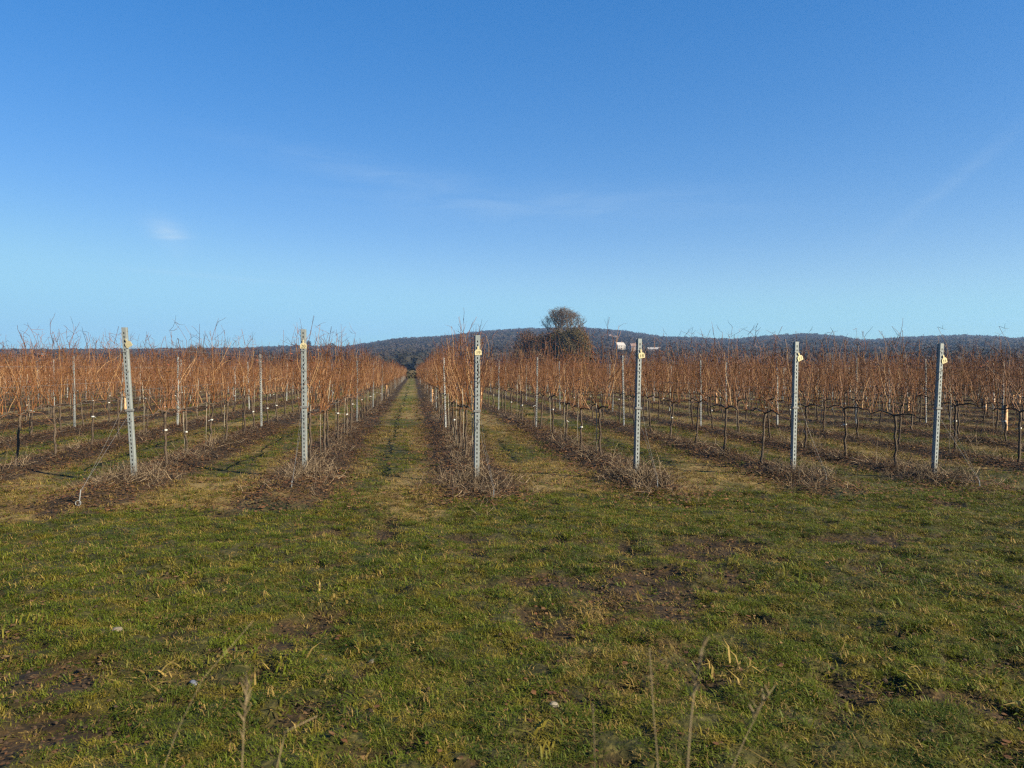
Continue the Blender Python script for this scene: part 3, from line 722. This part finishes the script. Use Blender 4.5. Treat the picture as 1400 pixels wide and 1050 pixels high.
o = scatter('far_grapevines', np.stack([ra_[:, 0], ra_[:, 1], terrain(ra_[:, 0], ra_[:, 1])], -1), rot, np.stack([np.ones(n_) * 1.1, np.ones(n_), rng.uniform(.95, 1.06, n_)], -1),
            far_temps, [M['trunk'], M['cane'], M['cane_pale'], M['twig']])
tag(o, 'sea of bare orange-brown grapevines filling the far part of the vineyard', 'grapevines', kind='stuff')

# ------------------------------------------------------------------ posts
def hat_post(h, w=.078, d=.042, holes=True):
    """folded steel profile: raised web, two side walls and flanges; hook slots cut through the web"""
    mb = MB(); t = .0028; wb = w * .33; ws = w * .37; yw, yf = -d / 2, d / 2
    z0 = -.25
    def plate(xa, ya, xb, yb, za, zb):
        dx, dy = xb - xa, yb - ya; L = math.hypot(dx, dy); nx, ny = -dy / L * t, dx / L * t
        mb.add([(xa, ya, za), (xb, yb, za), (xb + nx, yb + ny, za), (xa + nx, ya + ny, za), (xa, ya, zb), (xb, yb, zb), (xb + nx, yb + ny, zb), (xa + nx, ya + ny, zb)],
               [(0, 3, 2, 1), (4, 5, 6, 7), (0, 1, 5, 4), (1, 2, 6, 5), (2, 3, 7, 6), (3, 0, 4, 7)])
    if holes:
        xh = .0069
        plate(-wb, yw, -xh, yw, z0, h); plate(xh, yw, wb, yw, z0, h)
        z = z0; k = 0; hz = .16
        while hz < h - .05:
            plate(-xh, yw, xh, yw, z, hz); z = hz + (.026 if k % 2 else .032); hz += .054; k += 1
        plate(-xh, yw, xh, yw, z, h)
        plate(-wb * .9, yf - .004, wb * .9, yf - .004, z0, h - .01)
    else: plate(-wb, yw, wb, yw, z0, h)
    plate(-ws, yf, -wb - .0005, yw, z0, h); plate(wb + .0005, yw, ws, yf, z0, h)
    plate(-w / 2, yf, -ws - .0005, yf, z0, h); plate(ws + .0005, yf, w / 2, yf, z0, h)
    return mb
def text_mesh(s, size):
    cu = bpy.data.curves.new('number', 'FONT'); cu.body = s; cu.size = size; cu.align_x = 'CENTER'; cu.align_y = 'CENTER'; cu.extrude = .0003; cu.resolution_u = 3
    o = bpy.data.objects.new('tmp', cu); COL.objects.link(o); dg = bpy.context.evaluated_depsgraph_get(); dg.update()
    me = bpy.data.meshes.new_from_object(o.evaluated_get(dg)); bpy.data.objects.remove(o); me.materials.clear(); me.materials.append(M['ink']); return me
def tag_mesh():
    out = [(-.045, 0), (.045, 0), (.045, .052), (.028, .072), (.011, .074), (.010, .105), (.008, .118), (-.008, .118), (-.010, .105), (-.011, .074), (-.028, .072), (-.045, .052)]
    k = len(out); vs = [(a, -.001, b - .1) for a, b in out] + [(a, .0015, b - .1) for a, b in out]
    fs = [tuple(range(k)), tuple(range(2 * k - 1, k - 1, -1))] + [(i_, i_ + k, (i_ + 1) % k + k, (i_ + 1) % k) for i_ in range(k)]
    return MB().add(vs, fs)
ENDS = [  # n, height, lean towards camera, lean x, yaw, tag turn, tag tilt, tag height drop, number, look
    (-2, 2.03, .045, -.075, -.10, (-.35, .45), .145, None, 'galvanised end post leaning left with its tag twisted sideways, leftmost of six'),
    (-1, 2.01, .01, -.005, -.05, (.0, .0), .145, '20', 'upright galvanised end post with a pale tag reading 20'),
    (0, 1.93, .01, .01, .05, (.12, .05), .14, '19', 'upright galvanised end post with tag reading 19, right of the grass path'),
    (1, 1.87, .02, .02, .33, (.05, .18), .14, '18', 'galvanised end post with tilted pale tag, fourth from the left'),
    (2, 1.86, .01, .02, .36, (.22, .42), .15, '17', 'galvanised end post with tag swung to its right, fifth from the left'),
    (3, 1.82, .02, .05, .40, (.15, .36), .15, '16', 'galvanised end post leaning right, rightmost of the six')]
for n, h, ly, lx, yw_, (tx, tt), drop, num, lab in ENDS:
    X, Y = row_x(n), row_end(n); g = float(terrain(X, Y))
    g -= .05
    e = tag(link('end_post', None), lab, 'post', 'numbered steel end posts along the headland'); e.location = (X, Y, g)
    e.rotation_euler = (math.atan(ly * 2.2 / h), math.atan(lx / h), yw_ * .30)
    hat_post(h).obj('channel', M['galv'], e)
    tg = tag_mesh().obj('tag', M['tag'], e); tg.location = (.004 + tt * .05, -.032, h - drop - .02); tg.rotation_euler = (.06, -tt, tx * .5)
    if num:
        t_ = link('number', text_mesh(num, .062), tg); t_.location = (0, -.0025, -.070); t_.rotation_euler = (R(90), 0, 0)
    bk = MB(); bk.box(-.046, .046, -.030, -.022, .93, .955); bk.box(-.048, -.040, -.03, .03, .93, .955); bk.box(.040, .048, -.03, .03, .93, .955)
    bk.obj('bracket', M['wire'], e)
    for zc in (.80, 1.15, 1.45, 1.72):
        cl = MB().tube([(-.04, -.026, zc), (0, -.0285, zc - .012), (.04, -.026, zc)], .0022, 4).obj('clip', M['wire'], e)
    # anchor wire down to a ring in the ground ahead of the row
    ay = {-2: 8.89, -1: 9.55, 0: 8.9}.get(n, Y - .8); ax = {-2: -3.6, -1: -1.46, 0: .93}.get(n, X + .03); ag = float(terrain(ax, ay))
    gw = link('anchor_wire', None); gw.location = (ax, ay, ag)
    tag(gw, 'thin anchor wire from the %s to a ring in the ground' % {-2: 'leftmost end post', -1: 'second end post', 0: 'third end post', 1: 'fourth end post', 2: 'fifth end post', 3: 'rightmost end post'}[n], 'anchor wire', 'anchor wires of the end posts')
    top = Vector((X - ax, Y - ay - .05, g + .95 - ag)); top2 = Vector((X - ax, Y - ay - .06, g + 1.25 - ag))
    MB().tube([(0, 0, .16), tuple(top)], .0015, 4).obj('strand', M['wire'], gw)
    MB().tube([(.01, 0, .16), tuple(top2 * .5 + Vector((.0, 0, .03))), tuple(top2)], .0012, 4).obj('strand', M['wire'], gw)
    if n > -2: gw.location.z -= .085
    rod = MB().tube([(-.01, -.04, -.05), (0, 0, .17)], .006, 6)
    rod.obj('rod', M['galv_light'], gw)
    ring = MB(); ring.tube([(.028 * math.cos(t * .6283) - .01, -.045, .03 + .028 * math.sin(t * .6283)) for t in range(11)], .005, 5); ring.obj('ring', M['galv_light'], gw)

pv = sorted([p for p in posts if in_view(p[1], p[2])], key=lambda p: depth_px(p[1], p[2])[0])
named_p = set(pv[:290]); cnt = {}; ordp = {}
for p in sorted(pv[:290], key=lambda p: (p[0], p[2])): cnt[p[0]] = cnt.get(p[0], 0) + 1; ordp[p] = cnt[p[0]]
lp = [hat_post(1.72, .046, .030).mesh('line_post', M['galv_light']), hat_post(1.78, .046, .030).mesh('line_post', M['galv_light']), hat_post(1.66, .044, .030).mesh('line_post', M['galv_light'])]
lpf = [hat_post(1.76, .054, .03, False).mesh('line_post', M['galv_light']), hat_post(1.68, .054, .03, False).mesh('line_post', M['galv_light'])]
for idx, p in enumerate(pv[:290]):
    n, X, Y = p
    o = link('line_post', (rnd.choice(lp) if idx < 60 else rnd.choice(lpf))); o.location = (X, Y, float(terrain(X, Y)) - .02)
    o.rotation_euler = (rnd.gauss(0, .015), rnd.gauss(0, .018), rnd.gauss(0, .12))
    tag(o, 'slim steel line post, %s in view, %s' % (ORD[ordp[p] - 1], row_desc(n)), 'post', 'slim line posts within the rows')
rp_ = [p for p in posts if p not in named_p and in_view(p[1], p[2], 300)]
rp_ += [(n, row_x(n), row_end(n)) for n in ROWS if n not in XN and -20 < n < 14]
q = np.array([(p[1], p[2]) for p in rp_]); n_ = len(q)
o = scatter('far_posts', np.stack([q[:, 0], q[:, 1], terrain(q[:, 0], q[:, 1])], -1), zrot(n_, .015) * np.array([1, 1, .02]), np.ones(n_), [hat_post(1.76, .06, .034, False)], [M['galv_light']])
tag(o, 'distant pale steel posts standing in the far vine rows', 'posts', kind='stuff')

# trellis wires, one object each, in the nearer rows
for n in range(-8, 12):
    X = row_x(n); y0 = row_end(n)
    for zc, nm in ((.79, 'lowest'), (1.15, 'second'), (1.45, 'third'), (1.72, 'top')):
        ys = np.arange(y0, 70, 4.2); pts = [(X + (.02 if i_ else 0), float(yy), float(terrain(X, yy)) + zc - (.012 if i_ % 2 else 0)) for i_, yy in enumerate(ys)]
        o = MB().tube(pts, .0018, 3).obj('trellis_wire', M['wire'])
        tag(o, '%s trellis wire stretched along the %s' % (nm, row_desc(n)), 'wire', 'trellis wires of the nearer rows')

# tan plastic guards round young vines
GU = [(1374, 18.4, .62, 'tan tube guard standing largest and nearest, right of the rightmost end post'), (1347, 27, .5, 'tan tube guard left of and behind the largest one'),
      (1358, 29, .55, 'tan tube guard just behind the largest one to its left'), (1385, 27.5, .55, 'tan tube guard right behind the largest one'), (1393, 30, .5, 'tan tube guard farthest to the right'),
      (1241, 27, .5, 'tan tube guard left of the rightmost end post, alone'), (529, 39, .68, 'tan tube guard in the row left of the grass path'), (591, 34, .68, 'tan tube guard in the row right of the grass path'),
      (657, 31, .72, 'tan tube guard just right of the end post tagged 19'), (979, 34, .5, 'tan tube guard among the rows between fourth and fifth end posts'), (170, 27, .6, 'pale tan tube guard hidden behind the leftmost end post')]
for px, z, h, lb in GU:
    x, y = cam2w(px, z); nn = round(float(row_u(x)))
    if px == 529: nn = -1
    if px == 591: nn = 0
    xr = row_x(nn)
    # keep the bearing, slide along it to the row line
    s_ = xr / x if abs(x) > .3 else 1; x2, y2 = xr, y * s_ if .7 < s_ < 1.4 else y
    mb = MB(); k = 8; r0 = .05
    vo = [(math.cos(t * 6.2832 / k) * rr2, math.sin(t * 6.2832 / k) * rr2, zz) for rr2, zz in ((r0, 0), (r0, h), (r0 - .004, h), (r0 - .004, .02)) for t in range(k)]
    mb.add(vo, [(l * k + t, l * k + (t + 1) % k, (l + 1) * k + (t + 1) % k, (l + 1) * k + t) for l in range(3) for t in range(k)])
    o = mb.obj('tree_guard', M['tubeguard'], None, True); o.location = (x2 + .02, y2, float(terrain(x2, y2)) - .02); o.rotation_euler = (rnd.gauss(0, .03), rnd.gauss(0, .03), 0)
    tag(o, lb, 'tree guard', 'tan tube guards round young vines')

# ------------------------------------------------------------------ grass, weeds, litter
def tuft(k, nb, L, wd, spread, lean, mixdry=0.0):
    r0 = random.Random(k); mb = MB()
    for _ in range(nb):
        a_ = r0.uniform(0, 6.28); q_ = spread * math.sqrt(r0.random()); x, y = math.cos(a_) * q_, math.sin(a_) * q_
        b_ = r0.uniform(0, 6.28); ln = L * r0.uniform(.5, 1.15); le = lean * r0.uniform(.4, 1.3); dx, dy = math.cos(b_), math.sin(b_); w2 = wd * r0.uniform(.6, 1.2)
        p0 = Vector((x, y, -.008)); up = r0.uniform(.25, 1.0); p1 = p0 + Vector((dx * le * .6, dy * le * .6, up)) * ln * .5; p2 = p1 + Vector((dx * le + r0.gauss(0, .2), dy * le + r0.gauss(0, .2), r0.uniform(-.35, .55) * up)) * ln * .55
        sd = Vector((-dy, dx, 0)) * w2; mb.add([p0 - sd, p0 + sd, p1 + sd * .8, p1 - sd * .8, p2], [(0, 1, 2, 3), (3, 2, 4)], 1 if r0.random() < mixdry else 0)
    return mb
def stems(k, nb, L, r, spread, lean, pale=.3, branch=.5):
    global rnd
    keep_r, rnd = rnd, random.Random(k); mb = MB()
    for _ in range(nb):
        a_ = rnd.uniform(0, 6.28); q_ = spread * math.sqrt(rnd.random())
        P = wander((math.cos(a_) * q_, math.sin(a_) * q_, -.01), (rnd.gauss(0, lean), rnd.gauss(0, lean), 1), L * rnd.uniform(.4, 1.2), 4, rnd, .22, (0, 0, -.1))
        for p in P:
            if p.z < 0: p.z = .004
        mi = 1 if rnd.random() < pale else 0
        mb.tube(P, [r, r * .9, r * .8, r * .6, r * .4], 3, mi=mi, cap=False)
        if rnd.random() < branch:
            Q = wander(P[2], (rnd.gauss(0, 1), rnd.gauss(0, 1), .6), L * .35, 2, rnd, .2); mb.tube(Q, [r * .7, r * .5, r * .4], 3, mi=mi, cap=False)
    rnd = keep_r
    return mb
def wedge_points(n, z0, z1, power=1.0, marg=60):
    z = z0 + (z1 - z0) * rng.random(n) ** power
    # uniform over area: density ~ z
    z = np.sqrt(z0 ** 2 + (z1 ** 2 - z0 ** 2) * rng.random(n)) if power == 1.0 else z
    px = rng.uniform(-marg, 1400 + marg, n); xc = (px - 700) / 1050 * z
    return xc * math.cos(YAW) + z * math.sin(YAW), -xc * math.sin(YAW) + z * math.cos(YAW)
def strip_w(x, y):
    wob = (fbm(x * 1.6, y * 1.6, 15, 3) - .5) * .42
    return np.where(y + (fbm(x * 1.2, y * 1.2, 16, 2) - .5) * 1.4 > 8.8, sstep(.48, .28, row_dist(x) + wob - .13 * (np.asarray(x) < 1.8)), 0.0)

def place(name, label, cat, layers, temps, mats, accept):
    P, Rt, Sc = [], [], []
    for (n, z0, z1, sc_) in layers:
        x, y = wedge_points(n, z0, z1); kp = accept(x, y) > rng.random(n); x, y = x[kp], y[kp]; m_ = len(x)
        P.append(np.stack([x, y, terrain(x, y)], -1)); Rt.append(zrot(m_, .12)); s = sc_ * rng.uniform(.6, 1.4, m_); Sc.append(np.stack([s, s, s * rng.uniform(.35, 1.1, m_)], -1))
    o = scatter(name, np.vstack(P), np.vstack(Rt), np.vstack(Sc), temps, mats)
    return tag(o, label, cat, kind='stuff')
gt = [tuft(k, 34, (.050, .042, .062, .046)[k % 4], .0022, .058, .95, (.06, .18, .10, .26)[k % 4]) for k in range(8)]
place('green_grass', 'short matted green turf on the headland and between the vine rows', 'grass',
      [(19000, 2.2, 5, .8), (420, 2.2, 6, 1.9), (31000, 5, 9.5, .9), (26000, 9.5, 20, 1.25), (20000, 20, 42, 1.8), (16000, 42, 150, 3.4)], gt, [M['grass'], M['grass_dry']],
      lambda x, y: (1 - strip_w(x, y)) * (1 - .88 * mud_mask(x, y) * (y < 9.6)) * (1 - .6 * straw_mask(x, y)) * (.45 + .55 * sstep(.34, .52, fbm(x * 3.4, y * 3.4, 19, 3))))
dt = [tuft(50 + k, 26, .060, .0022, .065, 1.0, 0) for k in range(6)]
place('dry_grass', 'flattened straw-coloured dead grass mixed through the turf', 'grass',
      [(8000, 2.2, 5, .85), (160, 2.2, 6, 1.8), (14000, 5, 9.5, .95), (17000, 9.2, 20, 1.4), (9000, 20, 42, 1.8), (8000, 42, 150, 3.2)], dt, [M['grass_dry']],
      lambda x, y: (.14 + .86 * straw_mask(x, y)) * (1 - .8 * strip_w(x, y)))
# dead weed stems under the vines
wt = [stems(200 + k, 16, .20, .0021, .13, 1.0, .22) for k in range(6)]; wt2 = [stems(220 + k, 10, .40, .0020, .09, .35, .55) for k in range(5)]; wt3 = [stems(240 + k, 12, .26, .0048, .22, 1.0, .22) for k in range(4)]
def along_rows(y0, y1, per_m, sd, first=True):
    X_, Y_ = [], []
    for n in range(-22, 34):
        ys = row_end(n) - (.9 if first else 0) if y0 is None else y0
        k = int((y1 - ys) * per_m); yy = rng.uniform(ys, y1, k); xx = row_x(n) + rng.normal(0, sd, k)
        z, px = depth_px(xx, yy); kp = (px > -40) & (px < 1440) & (z > 1); X_.append(xx[kp]); Y_.append(yy[kp])
    return np.concatenate(X_), np.concatenate(Y_)
P, Sc, pk = [], [], []
for (y0, y1, pm, sd, s0, which) in ((None, 26, 14, .14, .85, 0), (26, 60, 9, .12, .85, 0), (None, 16, 2.6, .12, .95, 1), (16, 26, 1.0, .12, .8, 1), (26, 60, .5, .12, .8, 1), (60, 150, 3.2, .10, .8, 2)):
    x, y = along_rows(y0, y1, pm, sd); kp = rng.random(len(x)) < .45 + .9 * (fbm(x * .9, y * .9, 41, 3) - .2); x, y = x[kp], y[kp]
    P.append(np.stack([x, y, terrain(x, y)], -1)); s_ = s0 * rng.uniform(.6, 1.3, len(x)) * (.75 + .6 * fbm(x * .5, y * .5, 43, 2)); zf = {0: .62 - .36 * sstep(11, 18, y), 1: .95 - .35 * sstep(12, 22, y), 2: .26 + 0 * y}[which]; Sc.append(np.stack([s_, s_, s_ * zf], -1))
    pk.append({0: rng.integers(0, 6, len(x)), 1: 6 + rng.integers(0, 5, len(x)), 2: 11 + rng.integers(0, 4, len(x))}[which])
# clumps round the end posts
for n in range(-2, 4):
    k = 70; a_ = rng.normal(0, .28, k); b_ = -rng.exponential(.45, k) + .2; x = row_x(n) + a_; y = row_end(n) + b_
    P.append(np.stack([x, y, terrain(x, y)], -1)); s_ = rng.uniform(.5, 1.0, k); Sc.append(np.stack([s_, s_, s_ * .8], -1)); pk.append(rng.integers(0, 11, k))
P = np.vstack(P); Sc = np.vstack(Sc); pk = np.concatenate(pk)
o = scatter('dead_weeds', P, zrot(len(P), .15), Sc, wt + wt2 + wt3, [M['weed'], M['weed_pale']], pk)
tag(o, 'tangled grey-brown dead weeds in the strips under the vines', 'weeds', kind='stuff')
# fallen leaves
def litter(k):
    r0 = random.Random(k); mb = MB()
    for _ in range(9):
        x, y = r0.gauss(0, .12), r0.gauss(0, .12); s_ = r0.uniform(.010, .026); a_ = r0.uniform(0, 6.28); z = r0.uniform(.003, .016)
        mb.add([(x, y, z + .006)] + [(x + math.cos(a_ + t) * s_ * r0.uniform(.6, 1.1), y + math.sin(a_ + t) * s_, z + r0.uniform(-.004, .012)) for t in (0, 1.4, 2.7, 4.0, 5.1)], [(0, 1, 2), (0, 2, 3), (0, 3, 4), (0, 4, 5), (0, 5, 1)])
    return mb
place('fallen_leaves', 'reddish brown fallen vine leaves littering the bare strips', 'leaf litter',
      [(2600, 2.2, 8, .6), (34000, 8, 20, .85), (14000, 20, 40, 1.6)], [litter(k) for k in range(6)], [M['litter']],
      lambda x, y: np.maximum(sstep(.95, .30, row_dist(x)) * (y > 8.5) * (.35 + .65 * fbm(x, y, 44, 2)), .10 + .25 * mud_mask(x, y) * (y < 9.6)))

def clods(k):
    r0 = random.Random(k); mb = MB()
    for _ in range(7):
        x, y, s_ = r0.gauss(0, .07), r0.gauss(0, .07), r0.uniform(.004, .013); vs = []
        for zz, rr2 in ((-.3, .9), (.35, .8)):
            for t in range(5): vs.append((x + math.cos(t * 1.257) * s_ * rr2 * r0.uniform(.7, 1.2), y + math.sin(t * 1.257) * s_ * rr2 * r0.uniform(.7, 1.2), s_ * zz * r0.uniform(.6, 1.3)))
        vs.append((x, y, s_ * .7)); mb.add(vs, [(t, (t + 1) % 5, 5 + (t + 1) % 5, 5 + t) for t in range(5)] + [(5 + t, 5 + (t + 1) % 5, 10) for t in range(5)])
    return mb
M['clod'] = vary('soil_clod', (0.018, 0.011, 0.007), (0.048, 0.029, 0.015), 9, (0.07, 0.045, 0.027), rand=.6)
place('soil_clods', 'crumbly dark soil clods in the bare patches and strips', 'soil', [(5000, 2.2, 8.6, 1.0), (9000, 8, 20, 1.2)], [clods(k) for k in range(5)], [M['clod']],
      lambda x, y: np.maximum(mud_mask(x, y) * (y < 9.4), strip_w(x, y)))

# ------------------------------------------------------------------ stones and stray stalks
def stone(px, py, s, mat_, lb, seed):
    z = 1050 * EYE / (py - 508); x, y = cam2w(px, z); r0 = random.Random(seed)
    import bmesh
    bm = bmesh.new(); bmesh.ops.create_icosphere(bm, subdivisions=2, radius=1)
    for v in bm.verts:
        v.co *= 1 + r0.uniform(-.14, .14); v.co.x *= s; v.co.y *= s * .75; v.co.z *= s * .5
    me = bpy.data.meshes.new('stone'); bm.to_mesh(me); bm.free(); me.materials.append(M[mat_])
    o = link('stone', me); o.location = (x, y, float(terrain(x, y)) + s * .35); o.rotation_euler = (r0.uniform(-.3, .3), r0.uniform(-.3, .3), r0.uniform(0, 6)); tag(o, lb, 'stone', 'loose stones in the turf')
stone(158, 864, .034, 'flint', 'pale flint lying in the turf, largest stone at the left', 1)
stone(262, 922, .024, 'slate', 'bluish-grey chip of stone in the turf below the pale flint', 2)
stone(318, 881, .014, 'flint', 'tiny white pebble right of the large pale flint', 3)
stone(443, 892, .012, 'flint', 'tiny pale pebble left of the tan one in the turf', 4)
stone(507, 897, .020, 'flint', 'tan pebble in the turf below the central grass path', 5)
stone(758, 970, .022, 'flint', 'pale stone in the turf near the bottom edge centre', 6)
stone(826, 790, .020, 'slate', 'dark stone in the turf below the fourth end post', 7)
def stalk(pts, r, lb, head=False):
    """pts: list of (px, py, depth) bearings turned into places; foot reaches the ground"""
    W = []
    for px, py, z in pts:
        x, y = cam2w(px, z); W.append(Vector((x, y, EYE - (py - 508) / 1050 * z)))
    foot = W[0] + (W[0] - W[1]).normalized() * .25; fx, fy = foot.x, foot.y; f = Vector((fx, fy, float(terrain(fx, fy)) - .03))
    e = tag(link('dry_stalk', None), lb, 'dry stalk', 'tall dry stalks close to the camera'); e.location = f
    L = [p - f for p in [f, foot.lerp(f, .5), W[0]] + W[1:]]; k = len(L)
    r *= .34; MB().tube(L, [r * (1 - .55 * i_ / k) for i_ in range(k)], 6).obj('stem', M['stalk'], e, True)
    if head:
        hm = MB(); t = L[-1]
        for q_ in range(16):
            a_ = rnd.uniform(0, 6.28); b0 = t - (L[-1] - L[-2]).normalized() * rnd.uniform(0, .07)
            hm.tube([b0, b0 + Vector((math.cos(a_) * .008, math.sin(a_) * .008, .014))], [.0012, .0005], 3)
        hm.obj('seed_head', M['stalk'], e)
stalk([(901, 1050, .95), (895, 980, .97), (891, 920, .99), (889, 888, 1.0)], .0030, 'upright dry stalk left of the tallest one')
stalk([(942, 1050, .85), (946, 990, .86), (953, 930, .87), (964, 878, .88)], .0036, 'tallest dry stalk, curving right at its tip', True)
stalk([(1004, 1052, 1.0), (1025, 1005, 1.02), (1045, 965, 1.04), (1062, 940, 1.05)], .0022, 'thin dry stalk slanting right, rightmost of the stalks', True)
stalk([(814, 1050, 1.0), (813, 1010, 1.0), (811, 965, 1.0)], .0022, 'short dry stalk standing left of the tall pair')
stalk([(328, 1050, .95), (331, 990, .96), (336, 935, .97)], .0026, 'thin upright dry stalk at the bottom left', True)
stalk([(376, 1052, 1.0), (384, 1020, 1.0), (388, 1004, 1.0), (432, 982, 1.02)], .0034, 'bent dry stalk right of the thin upright one')
stalk([(221, 1052, 1.1), (240, 1000, 1.12), (275, 930, 1.15), (345, 850, 1.2)], .0016, 'very thin dry stalk slanting right, leftmost of the stalks')

# ------------------------------------------------------------------ haze
hz = MB().box(-2750, 2750, -2750, 2750, -8, 150); m = bpy.data.materials.new('haze_air'); m.use_nodes = True; nt = m.node_tree; nt.nodes.clear()
ou = nt.nodes.new('ShaderNodeOutputMaterial'); vo = nt.nodes.new('ShaderNodeVolumePrincipled')
vo.inputs['Color'].default_value = (.40, .62, 1.0, 1); vo.inputs['Density'].default_value = 0.00017; vo.inputs['Anisotropy'].default_value = .2
nt.links.new(vo.outputs[0], ou.inputs['Volume'])
o = hz.obj('haze', m); tag(o, 'thin bluish air haze over the whole valley', 'haze', kind='stuff')
